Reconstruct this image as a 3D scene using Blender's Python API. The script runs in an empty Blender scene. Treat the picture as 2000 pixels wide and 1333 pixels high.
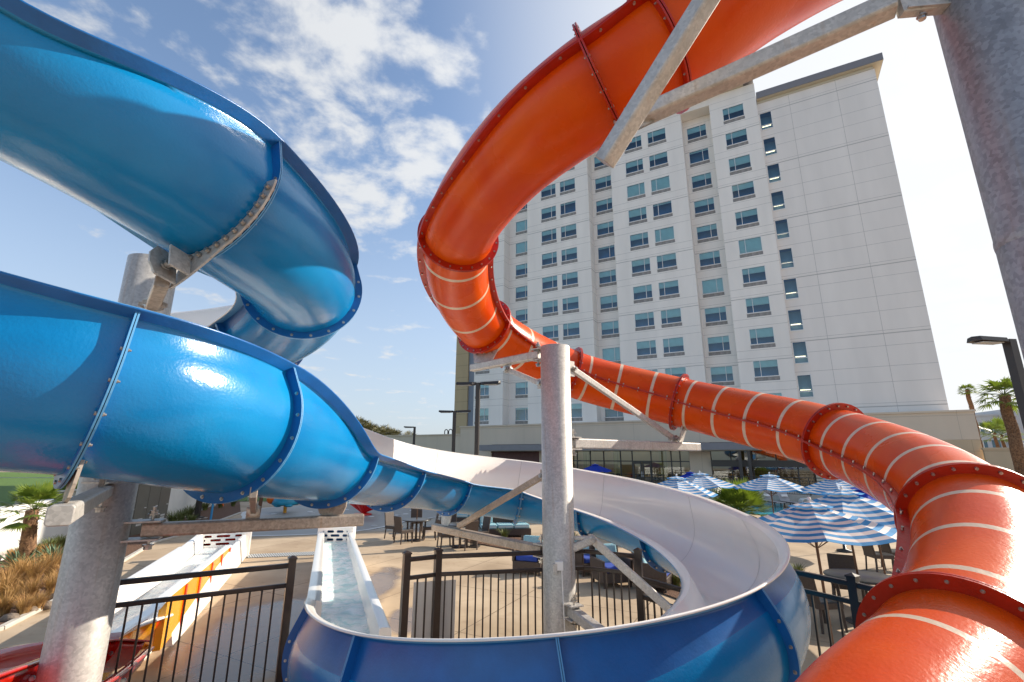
import bpy, bmesh, math, random
import numpy as np
from mathutils import Vector, Matrix
random.seed(7); rng=np.random.RandomState(5)
S=bpy.context.scene
COL=S.collection
D2R=math.radians
# ---------------------------------------------------------------- camera
F_PX=918.3; TH=D2R(13.96); ROLL=D2R(0.27)
CAM=np.array([0,0,3.0])
_f=np.array([0,math.cos(TH),math.sin(TH)]); _r=np.array([1.,0,0]); _u=np.array([0,-math.sin(TH),math.cos(TH)])
_rr=math.cos(ROLL)*_r+math.sin(ROLL)*_u; _uu=-math.sin(ROLL)*_r+math.cos(ROLL)*_u
def ray(px,py): return _f+_rr*(px-1000)/F_PX-_uu*(py-666.5)/F_PX
def az(px,py,z):
    d=ray(px,py); return CAM+d*((z-3.0)/d[2])
def ay(px,py,Y):
    d=ray(px,py); return CAM+d*(Y/d[1])
cd=bpy.data.cameras.new('camera'); cam=bpy.data.objects.new('camera',cd); COL.objects.link(cam)
cd.sensor_width=36; cd.lens=F_PX/2000*36; cd.clip_start=0.05; cd.clip_end=2000
M=Matrix(((_rr[0],_uu[0],-_f[0],0),(_rr[1],_uu[1],-_f[1],0),(_rr[2],_uu[2],-_f[2],3.0),(0,0,0,1)))
cam.matrix_world=M; S.camera=cam
# ---------------------------------------------------------------- materials
def nodes(name):
    m=bpy.data.materials.new(name); m.use_nodes=True; nt=m.node_tree
    return m,nt,nt.nodes['Principled BSDF']
def N(nt,t,**k):
    n=nt.nodes.new(t)
    for a,b in k.items():
        if a in n.inputs: n.inputs[a].default_value=b
        else: setattr(n,a,b)
    return n
def c4(c): return (c[0],c[1],c[2],1)
def mat(name,col,rough=.5,metal=0,var=.0,vscale=3,col2=None,bump=0,bscale=30,bdist=.01,coat=0,spec=.5,sheen=0,detail=4,stretch=None,coord='Object',rvar=0,bump2=0,b2scale=4,crough=.08):
    m,nt,b=nodes(name)
    b.inputs['Roughness'].default_value=rough; b.inputs['Metallic'].default_value=metal
    b.inputs['Coat Weight'].default_value=coat; b.inputs['Coat Roughness'].default_value=crough
    b.inputs['Specular IOR Level'].default_value=spec
    tc=N(nt,'ShaderNodeTexCoord'); src=tc.outputs[coord]
    if stretch:
        mp=N(nt,'ShaderNodeMapping'); mp.inputs['Scale'].default_value=stretch; nt.links.new(src,mp.inputs['Vector']); src=mp.outputs[0]
    if col2 is None: col2=tuple(x*(1-var) for x in col)
    if var or col2:
        n=N(nt,'ShaderNodeTexNoise'); n.inputs['Scale'].default_value=vscale; n.inputs['Detail'].default_value=detail; nt.links.new(src,n.inputs['Vector'])
        r=N(nt,'ShaderNodeValToRGB'); r.color_ramp.elements[0].position=.36; r.color_ramp.elements[1].position=.64
        r.color_ramp.elements[0].color=c4(col2); r.color_ramp.elements[1].color=c4(col)
        nt.links.new(n.outputs['Fac'],r.inputs[0]); nt.links.new(r.outputs[0],b.inputs['Base Color'])
        if rvar:
            mr=N(nt,'ShaderNodeMapRange'); mr.inputs['To Min'].default_value=rough-rvar; mr.inputs['To Max'].default_value=rough+rvar
            nt.links.new(n.outputs['Fac'],mr.inputs[0]); nt.links.new(mr.outputs[0],b.inputs['Roughness'])
    else: b.inputs['Base Color'].default_value=c4(col)
    prev=None
    for st,sc,di in ((bump,bscale,bdist),(bump2,b2scale,bdist*4)):
        if st:
            n=N(nt,'ShaderNodeTexNoise'); n.inputs['Scale'].default_value=sc; n.inputs['Detail'].default_value=3; nt.links.new(src,n.inputs['Vector'])
            bp=N(nt,'ShaderNodeBump'); bp.inputs['Strength'].default_value=st; bp.inputs['Distance'].default_value=di
            nt.links.new(n.outputs['Fac'],bp.inputs['Height'])
            if prev: nt.links.new(prev.outputs[0],bp.inputs['Normal'])
            prev=bp
    if prev: nt.links.new(prev.outputs[0],b.inputs['Normal'])
    return m
MT={}
MT['blue']=mat('blue fibreglass',(.002,.235,.54),rough=.21,col2=(.001,.175,.44),vscale=1.3,bump=.5,bscale=58,bdist=.0025,coat=0,spec=.5,bump2=.30,b2scale=6,rvar=.05)
MT['blue_edge']=mat('trimmed fibreglass edge',(.10,.32,.58),rough=.4)
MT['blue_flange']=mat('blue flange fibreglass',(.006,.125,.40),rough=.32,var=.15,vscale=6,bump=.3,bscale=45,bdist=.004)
MT['white']=mat('white gelcoat',(.92,.87,.81),rough=.16,var=.04,vscale=1.2,coat=.3,bump=.08,bscale=3,bdist=.01)
MT['orange']=mat('orange fibreglass',(.70,.084,.0004),rough=.27,spec=.22,col2=(.62,.052,.0002),vscale=1.6,bump=.65,bscale=52,bdist=.0025,coat=0,stretch=(1,1,1),bump2=.3,b2scale=5,rvar=.05)
MT['stripe']=mat('translucent stripe',(.66,.50,.36),rough=.3,var=.1,vscale=20,bump=.5,bscale=30,bdist=.005)
MT['oflange']=mat('red orange flange',(.46,.016,.001),rough=.34,var=.2,vscale=8,bump=.4,bscale=40,bdist=.005)
MT['seam']=mat('joint sealant',(.62,.58,.54),rough=.6)
MT['bolt']=mat('stainless bolt',(.55,.52,.48),rough=.35,metal=.9,var=.4,vscale=60)
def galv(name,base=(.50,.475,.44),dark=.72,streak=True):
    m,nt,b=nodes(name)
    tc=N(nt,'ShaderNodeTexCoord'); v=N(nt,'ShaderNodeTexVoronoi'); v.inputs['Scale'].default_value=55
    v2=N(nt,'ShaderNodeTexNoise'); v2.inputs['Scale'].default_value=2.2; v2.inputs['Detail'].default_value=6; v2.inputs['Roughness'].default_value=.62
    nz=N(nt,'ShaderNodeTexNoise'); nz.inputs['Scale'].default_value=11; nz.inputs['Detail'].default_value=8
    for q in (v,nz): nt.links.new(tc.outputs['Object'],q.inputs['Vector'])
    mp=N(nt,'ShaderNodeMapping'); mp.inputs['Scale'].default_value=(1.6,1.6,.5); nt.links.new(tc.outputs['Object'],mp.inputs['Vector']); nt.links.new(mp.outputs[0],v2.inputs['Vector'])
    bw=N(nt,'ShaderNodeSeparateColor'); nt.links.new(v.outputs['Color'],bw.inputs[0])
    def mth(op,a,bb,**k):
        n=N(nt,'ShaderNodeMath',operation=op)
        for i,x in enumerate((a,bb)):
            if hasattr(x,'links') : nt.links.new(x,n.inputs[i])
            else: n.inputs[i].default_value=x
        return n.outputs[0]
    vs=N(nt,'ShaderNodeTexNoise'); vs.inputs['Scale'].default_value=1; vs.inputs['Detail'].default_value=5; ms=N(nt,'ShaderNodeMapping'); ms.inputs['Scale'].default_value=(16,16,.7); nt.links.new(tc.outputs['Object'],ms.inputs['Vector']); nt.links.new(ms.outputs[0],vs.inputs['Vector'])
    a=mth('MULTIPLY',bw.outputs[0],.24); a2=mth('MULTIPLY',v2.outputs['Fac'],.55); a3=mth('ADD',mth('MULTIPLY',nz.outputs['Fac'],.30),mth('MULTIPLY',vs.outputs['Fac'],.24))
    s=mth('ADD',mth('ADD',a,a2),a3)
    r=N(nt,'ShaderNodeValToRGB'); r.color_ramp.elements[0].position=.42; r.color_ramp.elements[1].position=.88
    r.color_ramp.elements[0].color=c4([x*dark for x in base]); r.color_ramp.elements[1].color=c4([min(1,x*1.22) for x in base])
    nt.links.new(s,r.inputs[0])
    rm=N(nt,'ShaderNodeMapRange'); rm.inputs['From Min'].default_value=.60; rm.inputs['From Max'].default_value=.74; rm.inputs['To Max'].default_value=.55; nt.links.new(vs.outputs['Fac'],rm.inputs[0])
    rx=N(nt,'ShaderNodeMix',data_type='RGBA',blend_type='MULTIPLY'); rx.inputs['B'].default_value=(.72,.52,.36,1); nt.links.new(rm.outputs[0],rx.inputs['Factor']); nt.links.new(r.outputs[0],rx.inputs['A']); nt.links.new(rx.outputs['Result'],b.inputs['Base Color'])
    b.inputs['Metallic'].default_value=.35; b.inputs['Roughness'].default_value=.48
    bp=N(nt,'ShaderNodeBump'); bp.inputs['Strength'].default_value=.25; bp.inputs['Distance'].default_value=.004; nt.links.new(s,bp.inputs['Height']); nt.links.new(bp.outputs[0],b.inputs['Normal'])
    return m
MT['galv']=galv('galvanised steel'); MT['galv_rusty']=galv('stained galvanised steel',(.44,.36,.29),.6)
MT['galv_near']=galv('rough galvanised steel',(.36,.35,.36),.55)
MT['fence']=mat('dark brown powder coat',(.028,.016,.012),rough=.38,var=.2,vscale=20)
MT['fence_grey']=mat('charcoal powder coat',(.02,.02,.022),rough=.4)
MT['lamp']=mat('bronze lamp paint',(.035,.028,.024),rough=.45)
MT['lens']=mat('lamp lens',(.45,.45,.42),rough=.2)
MT['wicker']=mat('brown woven resin',(.075,.050,.038),rough=.55,var=.45,vscale=90,bump=.6,bscale=120,bdist=.004)
MT['tabletop']=mat('dark tabletop',(.06,.055,.05),rough=.3,var=.2)
MT['cush_blue']=mat('blue cushion',(.02,.06,.34),rough=.85,var=.15,vscale=12,bump=.3,bscale=80,bdist=.003)
MT['umb_blue']=mat('royal blue canvas',(.01,.05,.42),rough=.8)
MT['paint_white']=mat('white paint',(.78,.77,.74),rough=.6,var=.06,vscale=2)
MT['sling']=mat('grey sling fabric',(.40,.38,.38),rough=.8,var=.1)
MT['red']=mat('red fibreglass',(.60,.018,.006),rough=.16,var=.15,vscale=3,coat=.6,bump=.2,bscale=8)
MT['yellow']=mat('amber fibreglass',(.90,.40,.01),rough=.2,var=.08,coat=.5)
MT['redor']=mat('red orange fibreglass',(.75,.06,.008),rough=.2,coat=.5)
MT['toy_blue']=mat('turquoise toy plastic',(.01,.28,.42),rough=.3,var=.2)
MT['toy_red']=mat('red toy plastic',(.55,.01,.01),rough=.3)
MT['pole_wood']=mat('bronze pole',(.13,.065,.035),rough=.4,metal=.3)
MT['trunk']=mat('palm trunk fibre',(.24,.13,.065),rough=.9,col2=(.10,.05,.025),vscale=14,bump=.8,bscale=20,bdist=.03)
MT['leaf']=mat('palm leaf',(.17,.22,.03),rough=.45,col2=(.07,.12,.014),vscale=5)
MT['leaf_far']=mat('far foliage',(.22,.19,.06),rough=.6,col2=(.09,.09,.03),vscale=1.5)
MT['agave']=mat('agave leaf',(.12,.20,.12),rough=.5,col2=(.07,.13,.07),vscale=6)
MT['drygrass']=mat('dry grass blade',(.50,.30,.11),rough=.8,col2=(.25,.13,.05),vscale=8)
MT['grnblade']=mat('green grass blade',(.17,.20,.05),rough=.7,col2=(.08,.10,.02),vscale=8)
MT['soil']=mat('bark mulch',(.20,.10,.055),rough=.95,col2=(.06,.03,.018),vscale=30,bump=1,bscale=60,bdist=.03)
MT['lawn']=mat('lawn',(.11,.19,.025),rough=.9,col2=(.06,.12,.015),vscale=3,bump=.6,bscale=40,bdist=.04)
MT['asphalt']=mat('asphalt',(.07,.07,.075),rough=.85,col2=(.05,.05,.055),vscale=2,bump=.4,bscale=90,bdist=.01)
MT['curb']=mat('kerb concrete',(.50,.46,.40),rough=.8,var=.15,vscale=4)
MT['rock']=mat('planter rock',(.22,.17,.13),rough=.9,var=.4,vscale=6,bump=.8,bscale=10,bdist=.05)
MT['cabinet']=mat('bronze painted panel',(.16,.15,.125),rough=.3,var=.1,vscale=3)
MT['sign']=mat('aluminium sign back',(.62,.60,.58),rough=.5,metal=.3,var=.08,vscale=3)
MT['black']=mat('black',(.01,.01,.01),rough=.6)
# leaf translucency
def translucent(m,w,colr):
    nt=m.node_tree; b=nt.nodes['Principled BSDF']; o=nt.nodes['Material Output']
    t=N(nt,'ShaderNodeBsdfTranslucent'); t.inputs['Color'].default_value=c4(colr); mx=N(nt,'ShaderNodeMixShader'); mx.inputs[0].default_value=w
    nt.links.new(b.outputs[0],mx.inputs[1]); nt.links.new(t.outputs[0],mx.inputs[2]); nt.links.new(mx.outputs[0],o.inputs['Surface'])
translucent(MT['leaf'],.3,(.25,.35,.03)); translucent(MT['drygrass'],.25,(.6,.38,.12)); translucent(MT['umb_blue'],.3,(.02,.08,.8))
MT['can_blue']=mat('striped canvas blue',(.05,.30,.60),rough=.8,bump=.2,bscale=150,bdist=.002); MT['can_white']=mat('striped canvas white',(.80,.76,.75),rough=.8,bump=.2,bscale=150,bdist=.002)
translucent(MT['can_blue'],.30,(.10,.45,.75)); translucent(MT['can_white'],.35,(.95,.92,.85))
# concrete deck with joints and wet patches
def deck():
    m,nt,b=nodes('pool deck concrete'); L=nt.links.new
    tc=N(nt,'ShaderNodeTexCoord'); mp=N(nt,'ShaderNodeMapping'); mp.inputs['Rotation'].default_value=(0,0,D2R(28)); L(tc.outputs['Object'],mp.inputs['Vector'])
    n1=N(nt,'ShaderNodeTexNoise'); n1.inputs['Scale'].default_value=.6; n1.inputs['Detail'].default_value=6
    n2=N(nt,'ShaderNodeTexNoise'); n2.inputs['Scale'].default_value=60; n2.inputs['Detail'].default_value=3
    for q in (n1,n2): L(tc.outputs['Object'],q.inputs['Vector'])
    r=N(nt,'ShaderNodeValToRGB'); r.color_ramp.elements[0].position=.3; r.color_ramp.elements[1].position=.7
    r.color_ramp.elements[0].color=(.34,.245,.155,1); r.color_ramp.elements[1].color=(.52,.40,.27,1); L(n1.outputs['Fac'],r.inputs[0])
    sx=N(nt,'ShaderNodeSeparateXYZ'); L(mp.outputs[0],sx.inputs[0])
    def jt(o,per,w):
        d=N(nt,'ShaderNodeMath',operation='DIVIDE'); d.inputs[1].default_value=per; L(o,d.inputs[0])
        f=N(nt,'ShaderNodeMath',operation='FRACT'); L(d.outputs[0],f.inputs[0])
        c=N(nt,'ShaderNodeMath',operation='LESS_THAN'); c.inputs[1].default_value=w/per; L(f.outputs[0],c.inputs[0]); return c.outputs[0]
    mx=N(nt,'ShaderNodeMath',operation='MAXIMUM'); L(jt(sx.outputs[0],2.6,.022),mx.inputs[0]); L(jt(sx.outputs[1],2.6,.022),mx.inputs[1])
    ns=N(nt,'ShaderNodeTexNoise'); ns.inputs['Scale'].default_value=3.1; ns.inputs['Detail'].default_value=9; ns.inputs['Distortion'].default_value=1.2; L(tc.outputs['Object'],ns.inputs['Vector'])
    ks=N(nt,'ShaderNodeMapRange'); ks.inputs['From Min'].default_value=.56; ks.inputs['From Max'].default_value=.72; ks.inputs['To Max'].default_value=.35; L(ns.outputs['Fac'],ks.inputs[0])
    st=N(nt,'ShaderNodeMix',data_type='RGBA',blend_type='MULTIPLY'); st.inputs['B'].default_value=(.62,.52,.44,1); L(ks.outputs[0],st.inputs['Factor']); L(r.outputs[0],st.inputs['A']); r=type('o',(),{'outputs':[st.outputs['Result']]})()
    sub=N(nt,'ShaderNodeMix',data_type='RGBA'); sub.inputs['B'].default_value=(.17,.12,.075,1); L(mx.outputs[0],sub.inputs['Factor']); L(r.outputs[0],sub.inputs['A'])
    # wet patches
    n3=N(nt,'ShaderNodeTexNoise'); n3.inputs['Scale'].default_value=.8; n3.inputs['Detail'].default_value=6; n3.inputs['Distortion'].default_value=.9; L(tc.outputs['Object'],n3.inputs['Vector'])
    def blob(cx,cy,rx,ry):
        m2=N(nt,'ShaderNodeMapping'); m2.inputs['Location'].default_value=(-cx/rx,-cy/ry,0); m2.inputs['Scale'].default_value=(1/rx,1/ry,0); L(tc.outputs['Object'],m2.inputs['Vector'])
        g=N(nt,'ShaderNodeVectorMath',operation='LENGTH'); L(m2.outputs[0],g.inputs[0])
        k=N(nt,'ShaderNodeMapRange'); k.inputs['From Min'].default_value=1.25; k.inputs['From Max'].default_value=.4; L(g.outputs['Value'],k.inputs[0]); return k.outputs[0]
    acc=blob(-4.3,9.6,1.6,3.6)
    for bb in ((-6.0,24.5,7,5),(-3.3,12.3,.75,2.6),(6.5,22,4,6),(-9.6,11.2,.8,1.6),(-1.9,10.0,.6,1.2)):
        mm=N(nt,'ShaderNodeMath',operation='MAXIMUM'); L(acc,mm.inputs[0]); L(blob(*bb),mm.inputs[1]); acc=mm.outputs[0]
    a=N(nt,'ShaderNodeMath',operation='ADD'); L(acc,a.inputs[0]); L(n3.outputs['Fac'],a.inputs[1])
    k=N(nt,'ShaderNodeMapRange'); k.inputs['From Min'].default_value=.98; k.inputs['From Max'].default_value=1.28; L(a.outputs[0],k.inputs[0])
    wet=N(nt,'ShaderNodeMix',data_type='RGBA',blend_type='MULTIPLY'); wet.inputs['B'].default_value=(.46,.42,.40,1); L(k.outputs[0],wet.inputs['Factor']); L(sub.outputs['Result'],wet.inputs['A'])
    L(wet.outputs['Result'],b.inputs['Base Color'])
    rr=N(nt,'ShaderNodeMapRange'); rr.inputs['To Min'].default_value=.78; rr.inputs['To Max'].default_value=.20; L(k.outputs[0],rr.inputs[0]); L(rr.outputs[0],b.inputs['Roughness'])
    bp=N(nt,'ShaderNodeBump'); bp.inputs['Strength'].default_value=.25; bp.inputs['Distance'].default_value=.006; L(n2.outputs['Fac'],bp.inputs['Height']); L(bp.outputs[0],b.inputs['Normal'])
    return m
MT['deck']=deck()
def water(name,c1,c2,foam):
    m,nt,b=nodes(name); L=nt.links.new
    tc=N(nt,'ShaderNodeTexCoord'); n=N(nt,'ShaderNodeTexNoise'); n.inputs['Scale'].default_value=3.2; n.inputs['Detail'].default_value=7; n.inputs['Roughness'].default_value=.62; n.inputs['Distortion'].default_value=.9
    L(tc.outputs['Object'],n.inputs['Vector']); r=N(nt,'ShaderNodeValToRGB'); r.color_ramp.elements[0].position=.38; r.color_ramp.elements[1].position=foam
    r.color_ramp.elements[0].color=c4(c1); r.color_ramp.elements[1].color=c4(c2); L(n.outputs['Fac'],r.inputs[0]); L(r.outputs[0],b.inputs['Base Color'])
    b.inputs['Roughness'].default_value=.12; b.inputs['IOR'].default_value=1.33
    bp=N(nt,'ShaderNodeBump'); bp.inputs['Strength'].default_value=.9; bp.inputs['Distance'].default_value=.06; L(n.outputs['Fac'],bp.inputs['Height']); L(bp.outputs[0],b.inputs['Normal'])
    return m
MT['water']=water('churning water',(.42,.66,.67),(.84,.88,.87),.56); MT['pool']=water('pool water',(.02,.30,.38),(.06,.42,.48),.8)
MT['thinwater']=water('shallow water',(.50,.62,.66),(.74,.76,.76),.6)
# ---------------------------------------------------------------- mesh building
class MB:
    def __init__(s): s.v=[];s.f=[];s.m=[];s.mats=[];s.sm=[]
    def mi(s,m):
        if isinstance(m,str): m=MT[m]
        if m not in s.mats: s.mats.append(m)
        return s.mats.index(m)
    def add(s,vs,fs,m,smooth=False):
        o=len(s.v); s.v+= [tuple(float(c) for c in v) for v in vs]; k=s.mi(m)
        for f in fs: s.f.append(tuple(i+o for i in f)); s.m.append(k); s.sm.append(smooth)
    def box(s,c,d,m,R=None):
        """centre, dims, rotation matrix (3x3)"""
        x,y,z=[q/2 for q in d]; V=[(-x,-y,-z),(x,-y,-z),(x,y,-z),(-x,y,-z),(-x,-y,z),(x,-y,z),(x,y,z),(-x,y,z)]
        if R is not None: V=[tuple(R@Vector(v)) for v in V]
        V=[(v[0]+c[0],v[1]+c[1],v[2]+c[2]) for v in V]
        s.add(V,[(0,3,2,1),(4,5,6,7),(0,1,5,4),(1,2,6,5),(2,3,7,6),(3,0,4,7)],m)
    def bx(s,x0,x1,y0,y1,z0,z1,m): s.box(((x0+x1)/2,(y0+y1)/2,(z0+z1)/2),(x1-x0,y1-y0,z1-z0),m)
    def beam(s,a,b,w,h,m,up=(0,0,1)):
        a=Vector(a);b=Vector(b);T=(b-a).normalized();U=Vector(up); L=T.cross(U)
        if L.length<1e-4: L=T.cross(Vector((0,1,0)))
        L.normalize();U=L.cross(T); R=Matrix((T,L,U)).transposed()
        c=w*.12
        # chamfered rectangular tube
        pr=[(-w/2+c,-h/2),(w/2-c,-h/2),(w/2,-h/2+c),(w/2,h/2-c),(w/2-c,h/2),(-w/2+c,h/2),(-w/2,h/2-c),(-w/2,-h/2+c)]
        V=[a+L*p[0]+U*p[1] for p in pr]+[b+L*p[0]+U*p[1] for p in pr]
        F=[(i,(i+1)%8,(i+1)%8+8,i+8) for i in range(8)]+[tuple(range(7,-1,-1)),tuple(range(8,16))]
        s.add(V,F,m)
    def tube(s,pts,r,m,n=12,cap=True,smooth=True):
        pts=[Vector(p) for p in pts]; r=[r]*len(pts) if not hasattr(r,'__len__') else r
        V=[];F=[]; ref=None
        for i,p in enumerate(pts):
            T=(pts[min(i+1,len(pts)-1)]-pts[max(i-1,0)]).normalized()
            if ref is None:
                ref=Vector((0,0,1)) if abs(T.z)<.9 else Vector((1,0,0))
            A=(ref-T*ref.dot(T)).normalized(); B=T.cross(A); ref=A
            for k in range(n):
                t=2*math.pi*k/n; V.append(p+(A*math.cos(t)+B*math.sin(t))*r[i])
        for i in range(len(pts)-1):
            for k in range(n): F.append((i*n+k,i*n+(k+1)%n,(i+1)*n+(k+1)%n,(i+1)*n+k))
        s.add(V,F,m,smooth)
        if cap: s.add(V[:n],[tuple(range(n-1,-1,-1))],m); s.add(V[-n:],[tuple(range(n))],m)
    def lathe(s,prof,m,n=24,c=(0,0,0),smooth=True):
        V=[];F=[]
        for r,z in prof:
            for k in range(n): t=2*math.pi*k/n; V.append((c[0]+r*math.cos(t),c[1]+r*math.sin(t),c[2]+z))
        for i in range(len(prof)-1):
            for k in range(n): F.append((i*n+k,i*n+(k+1)%n,(i+1)*n+(k+1)%n,(i+1)*n+k))
        s.add(V,F,m,smooth)
    def ell(s,c,r,m,n=16,R=None):
        V=[];F=[];h=n//2
        for i in range(h+1):
            a=math.pi*i/h
            for k in range(n):
                t=2*math.pi*k/n; v=Vector((r[0]*math.sin(a)*math.cos(t),r[1]*math.sin(a)*math.sin(t),r[2]*math.cos(a)))
                if R is not None: v=R@v
                V.append((v[0]+c[0],v[1]+c[1],v[2]+c[2]))
        for i in range(h):
            for k in range(n): F.append((i*n+k,(i+1)*n+k,(i+1)*n+(k+1)%n,i*n+(k+1)%n))
        s.add(V,F,m,True)
    def build(s,name,parent=None,recalc=False,bevel=0,auto=False):
        me=bpy.data.meshes.new(name); me.from_pydata(s.v,[],s.f)
        for m in s.mats: me.materials.append(m)
        me.polygons.foreach_set('material_index',s.m); me.polygons.foreach_set('use_smooth',s.sm); me.update()
        if recalc:
            bm=bmesh.new(); bm.from_mesh(me); bmesh.ops.remove_doubles(bm,verts=bm.verts,dist=1e-5); bmesh.ops.recalc_face_normals(bm,faces=bm.faces); bm.to_mesh(me); bm.free()
        o=bpy.data.objects.new(name,me); COL.objects.link(o)
        if bevel:
            md=o.modifiers.new('bevel','BEVEL'); md.width=bevel; md.segments=2; md.limit_method='ANGLE'; md.angle_limit=D2R(40)
        if parent: o.parent=parent
        return o
def tag(o,label,cat,group=None,kind=None):
    if kind: o['kind']=kind
    if label: o['label']=label
    if cat: o['category']=cat
    if group: o['group']=group
    return o
def thing(name,label,cat,loc=(0,0,0),rz=0,group=None):
    o=bpy.data.objects.new(name,None); COL.objects.link(o); o.location=[float(c) for c in loc]; o.rotation_euler=(0,0,rz); o.empty_display_size=.2
    return tag(o,label,cat,group)
def struct(o): o['kind']='structure'; return o
def copytree(o,parent=None):
    c=o.copy(); COL.objects.link(c); c.parent=parent
    for ch in list(o.children): copytree(ch,c)
    return c
def place(src,loc,rz,label,group=None,scale=None):
    c=copytree(src); c.location=[float(q) for q in loc]; c.rotation_euler=(0,0,rz); c['label']=label
    if group: c['group']=group
    if scale: c.scale=(scale,)*3
    return c
# ---------------------------------------------------------------- slide paths
BLUE=np.array([(-2.822, 2.245, 5.131, 0.366, -0.064, -0.182), (-2.179, 3.136, 4.837, 0.436, -0.097, 0.264), (-2.126, 4.523, 4.68, 0.357, 0.085, 0.18), (-2.952, 5.444, 4.479, 0.301, 0.119, 0.5), (-5.182, 5.308, 4.081, 0.211, -0.017, 0.5), (-5.466, 4.13, 3.815, 0.176, -0.06, 0.5), (-3.567, 2.363, 3.468, 0.226, -0.065, 0.521), (-2.41, 2.723, 3.391, 0.387, 0.01, 0.174), (-2.106, 3.641, 3.234, 0.553, 0.437, 0.18), (-1.955, 5.152, 3.051, 0.222, 0.531, -0.156), (-1.731, 6.919, 2.837, 0.058, 0.623, -0.061), (-1.067, 8.59, 2.592, 0.003, 0.545, -0.02), (0.149, 9.276, 2.368, -0.028, 0.562, 0.059), (1.418, 8.804, 2.206, -0.087, 0.459, -0.008), (2.404, 7.593, 1.904, -0.3, 0.404, 0.154), (2.673, 6.456, 1.759, -0.479, 0.299, 0.242), (1.742, 4.312, 1.593, -0.621, 0.149, 0.333), (0.397, 3.824, 1.331, -0.421, 0.349, -0.05), (-0.912, 4.37, 1.175, -0.438, 0.282, -0.048), (-1.771, 5.573, 1.014, -0.486, 0.286, -0.031), (-1.858, 6.004, 0.978, -0.328, 0.488, -0.05)])
BN="A0 A1 A2 A3 A4 A5 A6 B1 B2 B3 M1 M2 M3 M4 M5 E1 N1 N2 N3 N4".split()
ORANGE=np.array([(2.95, 3.05, 7.35, -0.1), (1.987, 2.985, 6.729, -0.133), (1.168, 3.11, 6.176, -0.218), (0.751, 3.291, 6.02, -0.012), (-0.168, 4.339, 5.867, 0.245), (-0.672, 5.395, 5.679, 0.2), (-0.466, 7.52, 5.126, -0.032), (1.09, 8.664, 4.545, -0.036), (2.957, 8.299, 3.969, -0.028), (4.25, 6.277, 3.229, 0.013), (3.678, 3.956, 2.496, 0.235), (2.403, 2.785, 1.917, -0.142), (1.583, 2.279, 1.737, -0.088), (0.6, 1.4, 1.45, -0.05)])
ON="X O0 O1 O2 O2b O3 O4 O5 O6 O7 O8 O9 O10".split()
class Path:
    def __init__(s,P):
        s.P=P; N_=len(P); d=np.linalg.norm(np.diff(P,axis=0),axis=1); s.d=d; T=np.zeros_like(P)
        for i in range(1,N_-1): T[i]=((P[i]-P[i-1])/d[i-1]*d[i]+(P[i+1]-P[i])/d[i]*d[i-1])/(d[i]+d[i-1])
        T[0]=2*(P[1]-P[0])/d[0]-T[1]; T[-1]=2*(P[-1]-P[-2])/d[-1]-T[-2]; s.T=T
    def at(s,t):
        if t<0: p,g=s.at(0.0); return p+g*s.d[0]*t,g
        i=min(max(int(math.floor(t)),0),len(s.P)-2); q=t-i; P=s.P;T=s.T;d=s.d[i]
        p=(2*q**3-3*q*q+1)*P[i]+(q**3-2*q*q+q)*d*T[i]+(-2*q**3+3*q*q)*P[i+1]+(q**3-q*q)*d*T[i+1]
        g=((6*q*q-6*q)*P[i]+(3*q*q-4*q+1)*d*T[i]+(6*q-6*q*q)*P[i+1]+(3*q*q-2*q)*d*T[i+1])/d
        return p,g/np.linalg.norm(g)
def sm(vals,t):
    i=min(max(int(math.floor(t)),0),len(vals)-2); q=min(1,max(0,t-i)); q=q*q*(3-2*q); return vals[i]*(1-q)+vals[i+1]*q
def frame(T,b):
    L=np.cross(T,(0,0,1.)); L/=np.linalg.norm(L); U=np.cross(L,T); c,s_=math.cos(b),math.sin(b)
    return c*L+s_*U,-s_*L+c*U
R_B=.5; FL=.07; LIP=.105
def rimang(h): return math.pi/2 if h>=0 else math.pi/2-math.asin(min(1,-h/R_B))
def arc_pts(hL,hR,r,n=40):
    aL,aR=rimang(hL),rimang(hR)
    pts=[(-r*math.sin(aL),max(hL,0)-r*math.cos(aL) if hL>=0 else -r*math.cos(aL))]
    if hL<0: pts=[]
    for a in np.linspace(-aL,aR,n): pts.append((r*math.sin(a),-r*math.cos(a)))
    if hR>=0: pts.append((r,hR))
    # fixed count: always add end points
    if hL<0: pts.insert(0,pts[0])
    if hR<0: pts.append(pts[-1])
    return pts
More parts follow.
